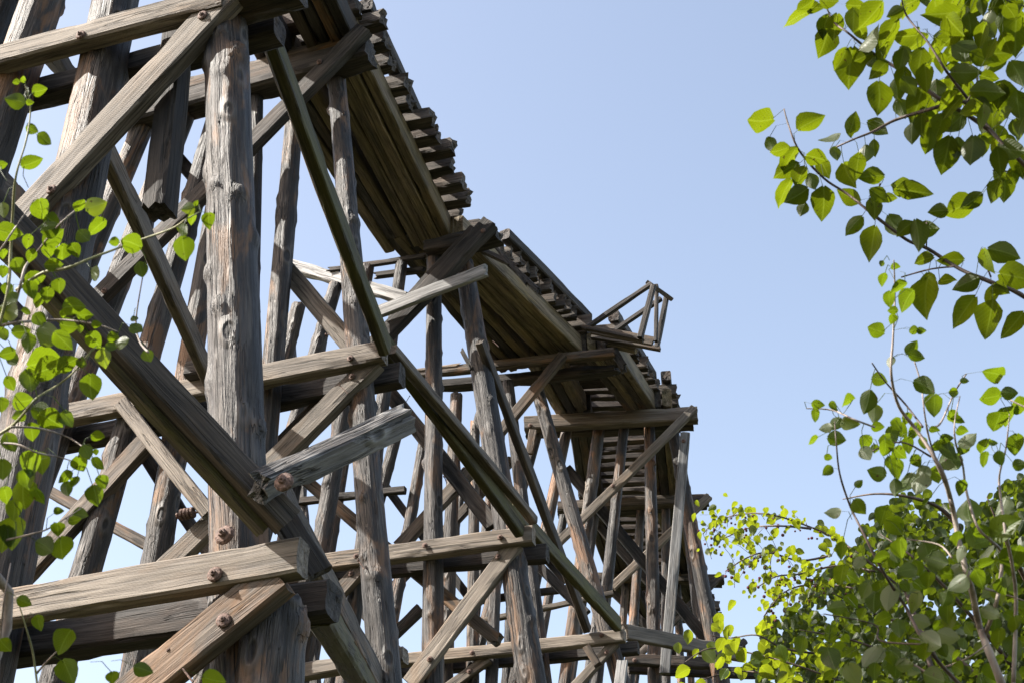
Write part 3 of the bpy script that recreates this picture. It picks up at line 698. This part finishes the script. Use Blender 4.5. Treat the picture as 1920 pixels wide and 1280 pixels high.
def plant(name, label, loc, cat='tree'):
    o = empty(name, loc, label, cat); WORLD[o] = Matrix.Translation(Vector(loc)); return o
CLS = {1: -.7, 0: .13, 2: .62}
def place(fo, x, y, L, ang, c, z, shape, width, lines=None, stalkpx=26, r=.0009):
    if c == 2 and rnd.random() < .38: c = rnd.choice((0, 1))
    """one leaf centred on a picture point at depth z"""
    z *= rnd.uniform(.97, 1.03); C = pz(x, y, z); v = (-C).normalized()
    n = (v + SUNV * (CLS[c] + rnd.uniform(-.18, .18)) + Vector((rnd.gauss(0, .22), rnd.gauss(0, .22), rnd.gauss(0, .22)))).normalized()
    a = R(ang + rnd.uniform(-8, 8)); d2 = Vector((math.cos(a), 0, 0)) + Vector((0, ST * 1, -CT)) * math.sin(a)
    d = (d2 - n * d2.dot(n)); 
    if d.length < .2: return
    d.normalize(); Lm = L * z / 3000.0 * 1.06 / max(.75, abs(d.dot(d2)) + .1)
    up = -n if rnd.random() < .9 else n
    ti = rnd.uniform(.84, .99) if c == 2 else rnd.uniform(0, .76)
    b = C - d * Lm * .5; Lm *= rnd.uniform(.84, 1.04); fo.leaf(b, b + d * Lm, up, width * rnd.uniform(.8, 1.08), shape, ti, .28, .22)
    if lines:
        best = None
        for P in lines:
            for i in range(len(P) - 1):
                for t in (0, .25, .5, .75):
                    q = P[i].lerp(P[i + 1], t); dd = (q - b).length
                    if best is None or dd < best[0]: best = (dd, q)
        dd, q = best; mx = stalkpx * 3.2 * z / 3000
        e = q if dd < mx else b + (q - b).normalized() * mx * .6
        m = b.lerp(e, .5) + Vector((0, 0, .12 * (e - b).length)) - d * .1 * (e - b).length
        fo.stalk([b + d * .004, m, e], r)
def lines3(polys, z): return [[pz(x, y, z * (1 + .012 * math.sin(i * 1.7 + j))) for i, (x, y) in enumerate(P)] for j, P in enumerate(polys)]

# ---- aspen sapling at the left edge
ZL = 2.75
LL = [[(47, 160), (57, 200), (50, 260), (30, 330), (24, 400), (20, 470), (12, 560), (-30, 700)],
      [(172, 372), (150, 388), (118, 415), (95, 440), (68, 475), (48, 500), (38, 535), (20, 590), (-30, 660)],
      [(62, 380), (30, 425), (0, 470), (-40, 520)],
      [(376, 397), (350, 411), (320, 430), (250, 455), (170, 485), (125, 503), (80, 512), (30, 545)],
      [(222, 622), (180, 608), (120, 600), (70, 602), (30, 605), (-30, 618)],
      [(172, 655), (140, 695), (110, 720), (70, 745), (50, 768), (20, 800), (-30, 830)],
      [(163, 842), (125, 818), (70, 802), (20, 800)], [(150, 868), (110, 856), (70, 848), (30, 832), (-30, 830)],
      [(152, 952), (95, 988), (60, 1000), (0, 1015), (-40, 1030)],
      [(20, 1055), (10, 1110), (3, 1170), (-6, 1300)], [(35, 1130), (50, 1180), (62, 1225), (72, 1300)], [(112, 1215), (92, 1235), (68, 1262)],
      [(270, 505), (255, 600), (262, 640), (278, 660)]]
LEFT = """44 148 14 250 1;30 154 14 180 1;77 169 30 5 1;25 188 46 190 0;57 192 16 0 2;62 243 28 30 0;84 261 34 40 0;62 305 50 -20 1;6 309 16 0 1;5 395 32 80 2;80 394 42 60 1;150 384 32 -70 1;183 385 50 -15 2;180 424 46 150 1;95 428 42 -20 2;105 442 60 -30 1;158 443 36 50 0;18 435 42 10 1;52 456 36 90 1;57 482 36 100 1;92 473 34 90 1;118 474 36 90 1;105 497 42 10 1;70 525 34 0 1;240 455 50 200 1;213 454 22 180 1;264 508 38 70 0;345 470 58 85 1;345 433 36 30 2;352 391 30 170 2;368 380 16 -60 1;361 412 24 90 1;391 414 30 80 1;181 514 34 20 2;6 478 22 90 1;5 510 26 90 0;66 523 36 10 1;58 545 42 70 0;72 565 36 100 1;88 555 36 90 1;112 540 38 80 1;20 585 52 20 2;10 595 42 10 0;25 560 30 50 0;50 585 24 0 0;141 576 44 -5 1;120 590 20 90 1;160 590 34 0 1;183 608 22 0 1;52 645 48 80 0;40 620 38 0 0;95 628 60 5 2;120 640 50 40 1;130 610 36 10 0;150 618 18 90 1;213 633 24 0 1;230 641 34 -20 2;178 640 40 40 2;198 672 46 85 2;210 650 26 0 0;258 618 36 50 0;252 600 20 60 0;278 668 30 60 0;5 630 36 90 0;12 662 34 170 0;27 676 36 60 0;85 682 58 15 1;95 692 50 10 1;130 680 50 -20 1;154 678 24 -80 1;55 716 54 80 0;172 727 58 80 0;47 750 38 0 2;80 772 50 10 0;35 780 28 160 0;100 790 58 30 1;127 785 38 80 1;2 758 32 90 0;20 830 46 60 0;55 870 60 120 1;75 868 46 80 0;50 900 46 80 1;45 925 62 80 1;25 955 42 90 1;70 930 42 80 0;185 817 26 30 1;180 847 14 80 0;162 848 34 60 0;152 870 38 75 1;185 869 36 35 0;120 893 38 150 1;127 918 38 70 0;140 905 30 100 1;192 905 34 70 0;178 930 46 80 1;110 957 18 0 1;141 974 26 0 1;152 965 36 25 0;108 993 32 80 1;85 1025 50 35 0;118 1030 54 70 1;20 1000 72 100 1;5 1010 60 100 1;48 1128 36 30 0;73 1167 34 70 1;12 1210 36 40 1;118 1203 58 130 1;128 1262 62 70 1;270 1255 42 10 0;212 1270 28 90 1;402 1272 46 15 1;100 415 30 30 1;140 470 30 60 1;35 500 34 60 1;15 545 34 80 0;75 600 34 40 0;20 720 36 60 0;60 810 40 80 1;5 880 44 90 0;10 930 40 60 1"""
def parse(t): return [tuple(float(q) for q in e.split()) for e in t.replace('\n', ';').split(';') if e.strip()]
pl1 = plant('aspen_sapling', 'slender aspen sapling at the left edge with bright round yellow-green leaves before the posts', (-1.35, 2.35, GZ))
L3 = lines3(LL, ZL)
for i, P in enumerate(L3): tube('branch', P[::-1], .0032 if len(P) > 5 else .0022, .001, BK_GREEN if i in (0, 3, 5, 10) else BK_PALE, pl1)
root = Vector((-1.35, 2.35, GZ)); tube('stem', [root + Vector((0, 0, -.05)), root + Vector((.02, .03, .9)), pz(-40, 1320, ZL), pz(-50, 1030, ZL), pz(-36, 820, ZL), pz(-32, 640, ZL)], .014, .004, BK_PALE, pl1, 8)
tube('branch', [pz(-50, 1330, ZL), pz(72, 1300, ZL)], .003, .002, BK_GREEN, pl1)
fo = Foliage()
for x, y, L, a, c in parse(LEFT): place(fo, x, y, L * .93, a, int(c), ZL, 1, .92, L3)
fo.build('foliage', LM_ASPEN, pl1)

# ---- poplar boughs coming in from the top right
ZT = 3.6
TL = [[(1690, -5), (1700, 30), (1740, 80), (1775, 135), (1810, 180), (1850, 235), (1880, 270), (1930, 320), (2000, 410)],
      [(1545, 0), (1562, 40), (1590, 62), (1630, 95), (1660, 115), (1700, 140), (1760, 185), (1820, 220), (1862, 250)],
      [(1470, 205), (1480, 240), (1500, 285), (1545, 335), (1590, 365), (1640, 405), (1700, 450), (1740, 467), (1800, 505), (1860, 530), (1925, 560), (2010, 640)],
      [(1555, 282), (1600, 262), (1640, 246), (1680, 225), (1745, 205), (1800, 190), (1830, 205)],
      [(1840, -30), (1890, 2), (1925, 15), (1990, 60)], [(1862, 320), (1900, 322), (1932, 318)], [(1640, 395), (1645, 370), (1650, 345)],
      [(1838, 470), (1858, 520)], [(1690, 520), (1745, 505), (1790, 500)], [(1737, 466), (1738, 430), (1737, 415)], [(1805, 205), (1830, 160), (1833, 145)], [(1945, 100), (1990, 200)]]
TOP = """1489 32 62 170 1;1513 8 34 -50 1;1529 15 36 0 1;1555 2 34 0 1;1546 50 34 80 1;1544 85 64 100 1;1566 52 42 80 1;1606 10 36 10 1;1600 40 44 100 0;1630 35 66 120 1;1615 60 36 60 1;1574 115 48 120 0;1593 128 64 95 1;1634 72 40 0 2;1655 88 54 100 1;1618 108 36 150 1;1638 118 38 60 0;1645 132 38 130 0;1646 187 56 95 0;1423 225 56 190 1;1524 222 58 -50 1;1600 227 44 -60 0;1594 250 18 90 0;1648 240 42 30 0;1448 273 32 60 0;1460 280 38 170 1;1480 302 46 100 1;1472 322 54 150 1;1535 298 46 20 1;1545 320 38 60 1;1500 335 42 110 1;1525 345 38 60 0;1468 367 58 110 1;1490 368 48 150 0;1541 386 62 85 1;1505 395 28 110 0;1556 263 34 170 2;1566 290 28 90 0;1588 365 54 200 1;1590 328 42 60 1;1608 315 50 100 1;1623 297 46 85 0;1640 280 32 80 0;1632 333 46 180 1;1650 370 42 40 0;1638 395 46 90 0;1600 425 44 140 0;1706 3 34 180 1;1676 25 34 150 0;1664 70 64 100 1;1695 68 46 180 1;1716 62 22 120 2;1765 30 66 170 1;1785 12 44 100 1;1780 70 54 130 1;1790 50 46 30 1;1815 15 48 90 0;1842 14 28 90 0;1852 35 32 120 2;1880 35 52 110 0;1907 15 38 100 1;1895 25 32 60 1;1905 70 62 95 0;1840 70 46 90 1;1818 45 38 80 0;1818 100 62 40 0;1790 90 42 160 1;1872 102 58 -10 1;1860 90 38 -60 1;1722 125 62 100 0;1700 105 38 60 0;1690 115 42 100 0;1765 120 34 90 1;1792 125 34 0 1;1812 135 48 10 0;1857 145 38 10 1;1680 175 46 90 0;1705 165 44 60 0;1718 200 62 100 0;1755 175 46 80 0;1748 205 52 95 0;1770 190 46 120 1;1800 175 46 100 1;1785 155 32 90 1;1780 205 52 110 1;1740 225 46 60 0;1690 205 38 70 0;1855 175 62 10 0;1885 180 68 15 1;1815 205 52 170 1;1845 200 42 30 0;1882 212 36 160 1;1840 222 48 90 0;1785 230 52 150 0;1905 245 38 80 0;1710 252 38 90 0;1745 262 52 130 0;1738 270 46 110 0;1773 292 64 100 0;1793 283 46 100 0;1825 290 64 95 0;1840 275 42 80 0;1850 256 22 0 1;1873 305 50 90 0;1872 335 46 100 0;1862 360 42 110 0;1883 360 52 95 0;1900 335 36 80 0;1905 280 52 10 0;1820 378 42 150 0;1800 393 62 165 1;1755 398 36 170 0;1720 357 68 10 1;1690 350 46 190 1;1672 372 32 10 1;1680 425 46 50 0;1695 432 38 130 0;1722 445 60 85 0;1745 430 42 -10 0;1780 485 46 170 0;1730 490 42 170 1;1848 490 42 70 1;1887 477 58 15 0;1628 462 68 95 1;1735 560 68 90 1;1740 535 42 80 1;1775 525 32 0 1;1805 535 50 170 0;1804 585 64 120 1;1858 560 42 90 1;1853 600 66 95 1;1878 545 38 20 1;1905 520 62 20 1;1895 612 62 130 1;1908 140 50 60 0;1912 200 50 80 0;1910 310 50 80 1;1735 150 50 80 1;1755 100 44 60 1;1690 150 40 90 1;1890 85 46 60 1;1845 110 46 20 0;1760 240 44 100 0;1730 240 44 80 1;1800 30 40 60 1;1735 -5 40 90 0;1820 -8 50 80 1"""
pl2 = plant('poplar_tree', 'leafy poplar whose drooping boughs of pointed green leaves hang in the top right corner', (2.35, 3.4, GZ))
T3 = lines3(TL, ZT)
for i, P in enumerate(T3): tube('branch', P[::-1], .0055 if len(P) > 6 else .0022, .0016, BK_DARK, pl2)
r2 = Vector((2.35, 3.4, GZ)); top2 = pz(2350, -250, ZT + .5)
tube('trunk', [r2 - Vector((0, 0, .1)), r2 + Vector((.05, .05, 1.6)), r2 + Vector((0, .1, 3.2)), r2 + Vector((.1, .1, 4.8)), r2 + Vector((.15, 0, 6.4))], .09, .025, BK_PALE, pl2, 14)
for P, h in ((T3[0], 2.2), (T3[2], 1.7), (T3[4], 2.9)):
    tube('limb', [r2 + Vector((.02, .06, h)), r2.lerp(P[-1], .55) + Vector((0, 0, 0)) * 0 + Vector((0, 0, (h + GZ - P[-1].z) * .45 + (1 - .55) * 0)), P[-1]] if False else [Vector((r2.x, r2.y + .05, P[-1].z - .45)), Vector(((r2.x + P[-1].x) / 2, (r2.y + P[-1].y) / 2, P[-1].z - .2)), P[-1]], .02, .006, BK_DARK, pl2, 8)
fo = Foliage()
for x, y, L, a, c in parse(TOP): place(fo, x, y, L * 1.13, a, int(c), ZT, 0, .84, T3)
for i in range(64):
    x = rnd.uniform(1690, 1925); y = rnd.uniform(-10, 300)
    if y > 40 + (x - 1640) * 1.1: continue
    place(fo, x, y, rnd.uniform(42, 64), rnd.gauss(85, 45), rnd.choice((1, 1, 0)), ZT * rnd.uniform(1.0, 1.1), 0, .84, T3)
for i in range(16):       # limbs of the crown outside the picture
    h = 3.0 + i * .22; a = i * 2.4; l = rnd.uniform(.6, 1.1) * (1.25 - i * .05); b0 = r2 + Vector((.1, .07, h))
    tip = b0 + Vector((math.cos(a) * l, math.sin(a) * l, l * .45)); md = b0.lerp(tip, .5) + Vector((0, 0, -.05)); q = proj(tip)[0]; q2 = proj(md)[0]
    if any(-60 < w.x < 2010 and -60 < w.y < 1340 for w in (q, q2)): continue
    tube('limb', [b0, md, tip], .016, .003, BK_DARK, pl2)
    for k in range(40):
        t = rnd.uniform(.25, 1); c = (b0.lerp(md, t * 2) if t < .5 else md.lerp(tip, t * 2 - 1)); e = c + Vector((rnd.gauss(0, .05), rnd.gauss(0, .05), rnd.uniform(-.06, .03)))
        fo.stalk([c, c.lerp(e, .5) + Vector((0, 0, .006)), e], .0009); d = Vector((rnd.uniform(-1, 1), rnd.uniform(-1, 1), rnd.uniform(-1.4, 0))).normalized(); fo.leaf(e, e + d * .065, Vector((rnd.uniform(-1, 1), rnd.uniform(-1, 1), 1)), .84, 0, rnd.uniform(0, .76))
fo.build('foliage', LM_POPLAR, pl2)

# ---- aspen saplings standing at the right
ZR = 3.1
RL = [[(1676, 488), (1678, 560), (1674, 640), (1671, 700), (1685, 760), (1718, 805), (1748, 850), (1772, 900), (1788, 960), (1797, 1010), (1812, 1072), (1822, 1105), (1836, 1172), (1850, 1210), (1878, 1282), (1900, 1360)],
      [(1714, 675), (1727, 720), (1733, 770), (1742, 820), (1762, 880), (1785, 945)],
      [(1800, 742), (1790, 790), (1792, 830), (1805, 870), (1812, 920), (1832, 985), (1855, 1010), (1875, 1030), (1878, 1065), (1870, 1122), (1858, 1160), (1846, 1190)],
      [(1565, 790), (1568, 830), (1575, 890), (1595, 950), (1612, 985), (1650, 1060), (1680, 1110), (1700, 1140), (1725, 1190), (1760, 1240), (1805, 1290), (1840, 1350)],
      [(1893, 775), (1886, 840), (1874, 890), (1876, 930), (1886, 1000), (1898, 1060), (1905, 1130), (1900, 1280)],
      [(1635, 680), (1660, 715), (1700, 760), (1730, 800)], [(1812, 700), (1790, 735), (1765, 790), (1752, 800)],
      [(1512, 765), (1560, 768), (1600, 785), (1640, 800)], [(1877, 735), (1900, 752), (1935, 768)],
      [(1635, 845), (1690, 828), (1745, 855)], [(1850, 1208), (1810, 1235), (1770, 1250)], [(1705, 1195), (1740, 1205), (1760, 1240)],
      [(1545, 1150), (1640, 1170), (1650, 1200), (1730, 1207)], [(1920, 1125), (1880, 1112), (1840, 1100)], [(1700, 1010), (1760, 1020), (1785, 1045)]]
RIGHT = """1653 495 14 120 1;1680 500 22 0 1;1655 525 28 95 1;1682 540 38 130 1;1695 565 56 120 1;1667 560 30 90 1;1672 583 26 180 1;1672 600 26 90 1;1641 618 42 200 1;1710 620 28 180 1;1730 620 24 0 1;1710 652 34 -60 2;1720 667 34 10 0;1670 680 26 90 2;1652 712 40 10 1;1735 725 48 15 0;1749 758 44 90 1;1625 755 54 100 0;1588 752 34 180 1;1640 778 46 90 2;1810 713 20 0 0;1788 735 22 0 1;1865 702 44 200 1;1855 745 52 170 1;1895 735 34 0 0;1870 790 44 100 1;1890 780 44 90 1;1915 760 44 0 1;1535 757 30 0 1;1563 762 26 60 1;1528 777 26 100 1;1548 802 24 180 2;1568 795 32 120 0;1593 792 32 0 2;1522 826 30 160 1;1570 822 38 15 0;1555 857 22 30 0;1550 883 30 130 1;1648 800 30 0 1;1622 830 36 120 1;1640 842 22 90 0;1625 850 30 60 2;1660 840 36 90 1;1682 795 30 60 2;1700 785 28 90 1;1715 810 42 110 1;1690 805 34 60 1;1675 815 38 60 1;1665 830 40 60 1;1730 830 26 80 1;1752 805 22 0 1;1773 822 24 0 1;1755 835 38 120 1;1700 835 38 90 1;1690 850 40 40 1;1675 870 40 60 1;1682 880 44 90 1;1720 865 34 60 1;1643 885 36 190 0;1610 905 20 -40 0;1695 910 42 70 0;1680 915 38 80 2;1725 910 48 80 2;1705 905 44 110 2;1735 890 38 60 2;1757 890 40 80 1;1787 870 54 60 0;1780 845 44 70 1;1612 950 36 50 2;1562 960 30 180 2;1656 968 46 100 1;1733 942 26 140 1;1787 780 30 60 1;1797 787 30 0 1;1805 808 28 0 1;1815 822 44 -30 2;1775 820 28 0 1;1805 842 34 150 1;1800 915 38 100 1;1846 838 36 90 1;1845 862 36 90 1;1863 830 20 0 0;1876 860 34 70 0;1905 835 50 80 1;1912 870 28 0 0;1820 960 48 80 2;1878 950 48 100 2;1577 1033 44 90 1;1575 1075 46 90 1;1678 988 56 50 2;1648 1045 48 160 2;1690 1028 46 80 1;1737 1040 54 70 0;1760 1050 48 30 2;1700 1070 46 170 0;1610 1055 36 120 2;1620 1110 46 120 2;1640 1130 50 95 0;1668 1120 56 80 2;1715 1130 54 90 2;1740 1090 44 80 1;1800 1040 44 90 2;1770 1075 44 180 2;1783 1070 46 170 2;1795 1095 48 150 2;1853 1030 42 -20 2;1850 1055 40 -20 2;1835 1085 48 70 2;1803 1068 26 90 1;1795 1012 40 100 1;1760 1112 28 180 1;1770 1125 44 110 0;1782 1125 40 100 1;1775 1150 46 100 2;1782 1165 44 110 2;1746 1152 24 90 1;1728 1165 42 30 2;1745 1200 44 20 2;1735 1225 50 90 2;1720 1205 44 60 1;1685 1180 46 90 0;1685 1195 44 90 1;1630 1230 56 95 2;1560 1235 50 70 0;1600 1265 54 60 2;1640 1260 44 100 1;1680 1255 48 90 2;1668 1235 40 80 2;1700 1245 44 0 2;1755 1270 46 20 0;1870 1195 48 80 1;1905 1175 54 70 1;1900 1215 54 90 1;1860 1150 44 30 2;1880 1100 44 60 1;1900 1050 72 100 1;1890 990 62 -20 2;1845 995 44 0 1;1830 1010 48 60 0;1870 1110 46 60 2;1800 1255 44 30 1;1860 1260 48 60 1;1820 1180 40 60 1;1835 1215 34 120 2;1770 1220 34 60 1;1500 1210 46 100 2;1780 1190 44 20 2"""
pl3 = plant('aspen_sapling', 'many-stemmed aspen sapling at the right with round leaves showing pale undersides', (1.05, 3.0, GZ))
R3 = lines3(RL, ZR)
for i, P in enumerate(R3): tube('stem' if i in (0, 2, 3, 4) else 'branch', P[::-1], .0085 if i == 0 else (.0045 if i in (2, 3, 4) else .0022), .0012, BK_DARK if i in (3, 5, 9, 12) else BK_PALE, pl3)
for i, P in enumerate((R3[0], R3[3], R3[4])):
    e = P[-1]; tube('trunk', [Vector((1.05 + i * .05, 3.0 + i * .04, GZ - .05)), Vector((1.05 * .6 + e.x * .4, 3 * .6 + e.y * .4, GZ * .5 + e.z * .5)), e], .016, .0085 if i == 0 else .0048, BK_PALE, pl3, 10)
fo = Foliage()
for x, y, L, a, c in parse(RIGHT): place(fo, x, y, L * (.95 if y < 1000 else .86), a, int(c), ZR, 1, .88, R3)
def bound(x):
    pts = [(1400, 1290), (1440, 1180), (1500, 1130), (1560, 1070), (1600, 1010), (1660, 955), (1700, 930), (1760, 945), (1800, 965), (1850, 935), (1930, 885), (2300, 850)]
    if x < 1400: return 1400
    for (a, b), (c, d) in zip(pts, pts[1:]):
        if a <= x <= c: return b + (d - b) * (x - a) / (c - a)
    return 850
k = 0
while k < 110:
    x = rnd.uniform(1540, 1925); y = rnd.uniform(1010, 1310)
    if y < bound(x) + 55: continue
    k += 1; place(fo, x, y, rnd.uniform(22, 38), rnd.uniform(0, 180), rnd.choice((1, 1, 1, 0, 0, 0, 0)), ZR * rnd.uniform(1.03, 1.22), 1, .88, R3)
fo.build('foliage', LM_ASPEN, pl3)

# ---- serviceberry shrub behind them
ZS = 5.6
pl4 = plant('serviceberry_shrub', 'dense dark green shrub with small leaves and a berry-laden branch reaching left towards the trestle', (1.9, 5.6, GZ), 'shrub')
SL = [[(1318, 1000), (1345, 975), (1400, 962), (1450, 965), (1500, 980), (1560, 1005), (1620, 1045), (1700, 1110)],
      [(1345, 1015), (1400, 990), (1460, 985), (1520, 990)], [(1360, 1070), (1400, 1045), (1440, 1035), (1500, 1050), (1560, 1040)], [(1420, 1100), (1455, 1080), (1500, 1075), (1570, 1060), (1640, 1070)],
      [(1432, 1155), (1470, 1110), (1520, 1095), (1590, 1100), (1660, 1120)], [(1285, 1240), (1330, 1215), (1400, 1222), (1480, 1242), (1560, 1270), (1640, 1300)],
      [(1310, 1275), (1380, 1258), (1450, 1265), (1540, 1290)], [(1330, 1190), (1370, 1195), (1420, 1190), (1470, 1215), (1540, 1225)],
      [(1580, 935), (1640, 925), (1700, 930), (1760, 950), (1800, 990)], [(1650, 1000), (1720, 1050), (1800, 1130), (1900, 1250)], [(1850, 930), (1880, 1000), (1930, 1100)], [(1500, 1180), (1600, 1200), (1700, 1240), (1800, 1300)],
      [(1560, 1110), (1640, 1150), (1740, 1190), (1860, 1290)]]
S3 = lines3(SL, ZS)
for i, P in enumerate(S3): tube('branch', P[::-1], .0045 if i < 8 else .009, .0018, BK_DARK, pl4)
for i in (0, 5, 9, 10, 11, 12):
    e = S3[i][-1]; tube('stem', [Vector((1.9 + rnd.uniform(-.2, .2), 5.6 + rnd.uniform(-.2, .2), GZ - .05)), Vector((1.8, 5.5, (GZ + e.z) / 2)), e], .022, .009, BK_DARK, pl4, 8)
LM_SPRAY = leaf_mat('serviceberry_leaf', (.04, .075, .012), (.07, .095, .025), (.26, .32, .01), .5)
fo = Foliage(); be = Foliage()
def sleaf(x, y, L, c, z): place(fo, x, y, L, rnd.uniform(20, 160), c, z, 1, .85, None)
for j, P in enumerate(SL[:8]):            # airy outer twigs
    big = j in (5, 6, 7)
    for i in range(len(P) - 2 if not big else len(P) - 1):
        (xa, ya), (xb, yb) = P[i], P[i + 1]; m = int(math.dist(P[i], P[i + 1]) * (.26 if not big else .12)) + (8 if i < 2 and not big else 0)
        for q in range(m):
            t = rnd.random(); sx = 22 if i < 2 else 15; x = xa + (xb - xa) * t + rnd.gauss(0, sx); y = ya + (yb - ya) * t + rnd.gauss(0, sx * .9)
            sleaf(x, y, rnd.choice((8, 10, 12, 14, 20)) * rnd.uniform(.9, 1.15) if not big else rnd.uniform(20, 36), rnd.choice((1, 1, 1, 0)), ZS * rnd.uniform(.97, 1.03))
            if rnd.random() < .3 and not big:
                a = pz(xa + (xb - xa) * t, ya + (yb - ya) * t, ZS); b = pz(x + rnd.uniform(-8, 8), y + rnd.uniform(0, 14), ZS); be.stalk([a, a.lerp(b, .5) + Vector((0, 0, .01)), b], .0012)
fo.build('foliage', LM_SPRAY, pl4); fo = Foliage()
k = 0
while k < 9500:
    x = rnd.uniform(1420, 2250); y = rnd.uniform(880, 1420); e = y - bound(x)
    if e < rnd.uniform(-14, 26): continue
    if noise.noise(Vector((x * .017, y * .017, 3))) < -.28 and rnd.random() < .8: continue
    k += 1; z = ZS * (1 + rnd.uniform(0, .25)) + .15 * noise.noise(Vector((x * .02, y * .02, 0)))
    sleaf(x, y, rnd.uniform(12, 25), rnd.choice((1, 0, 0, 0, 1)), z)
fo.build('foliage', LM_SHRUB, pl4)
# berries
ber = NT('berry'); BER = ber.finish((.09, .02, .03), .35)
bm = bmesh.new(); w4 = WORLD[pl4].translation
for j, P in enumerate(SL[:5]):
    for i in range(len(P) - 2):
        for q in range(7):
            t = rnd.random(); c = pz(P[i][0] + (P[i + 1][0] - P[i][0]) * t + rnd.gauss(0, 14), P[i][1] + (P[i + 1][1] - P[i][1]) * t + abs(rnd.gauss(0, 18)), ZS)
            bmesh.ops.create_icosphere(bm, subdivisions=1, radius=rnd.uniform(.004, .007), matrix=Matrix.Translation(c - w4))
me = bpy.data.meshes.new('berries'); bm.to_mesh(me); bm.free(); me.materials.append(BER); bo = bpy.data.objects.new('berries', me); COL.objects.link(bo); bo.parent = pl4; bo['kind'] = 'stuff'
be.build('twigs', BK_DARK, pl4)['kind'] = 'stuff'


# ================================================================== ground
def ground():
    s = NT('meadow'); tc = s.n('ShaderNodeTexCoord'); n = s.noise(s.vmul(tc.outputs['Object'], (.4, .4, .4)), 6); n2 = s.noise(s.vmul(tc.outputs['Object'], (9, 9, 9)), 5)
    col = s.mix(n2, s.ramp(n, [(.35, (.02, .028, .01)), (.6, (.05, .045, .024))]), (.028, .032, .012)); s.finish(col, .95, n2, .05, .1)
    bm = bmesh.new(); bmesh.ops.create_grid(bm, x_segments=90, y_segments=90, size=900)
    for v in bm.verts:
        d = v.co.length; v.co.z = GZ + (noise.noise(v.co * .02) * .12 * min(1, d / 60) * min(d / 30, 6))
        if d < 60: v.co.z = GZ
    me = bpy.data.meshes.new('ground'); bm.to_mesh(me); bm.free(); me.materials.append(s.m)
    o = bpy.data.objects.new('ground', me); COL.objects.link(o); o['kind'] = 'structure'
ground()

# ================================================================== light

w = bpy.data.worlds.new('World'); SC.world = w; w.use_nodes = True; nt = w.node_tree
bg = nt.nodes['Background']; sk = nt.nodes.new('ShaderNodeTexSky'); sk.sky_type = 'NISHITA'; sk.sun_disc = False
sk.sun_elevation = R(SUN_EL); sk.sun_rotation = R(SUN_AZ); sk.air_density = 1.0; sk.dust_density = 2.0; sk.ozone_density = 1.0
tn = nt.nodes.new('ShaderNodeVectorMath'); tn.operation = 'MULTIPLY'; tn.inputs[1].default_value = (1.12, .945, .80); nt.links.new(sk.outputs[0], tn.inputs[0]); nt.links.new(tn.outputs[0], bg.inputs[0]); bg.inputs[1].default_value = .15
sl = bpy.data.lights.new('sun', 'SUN'); sl.energy = 5.0; sl.angle = R(.5); sl.color = (1, .95, .87); so = bpy.data.objects.new('sun', sl); COL.objects.link(so)
sv = SUNV
so.rotation_euler = sv.to_track_quat('Z', 'Y').to_euler(); so.location = (-20, -20, 30)
SC.view_settings.view_transform = 'Standard'; SC.view_settings.look = 'None'; SC.view_settings.gamma = 1; SC.view_settings.exposure = 1.45
SC.cycles.use_denoising = True
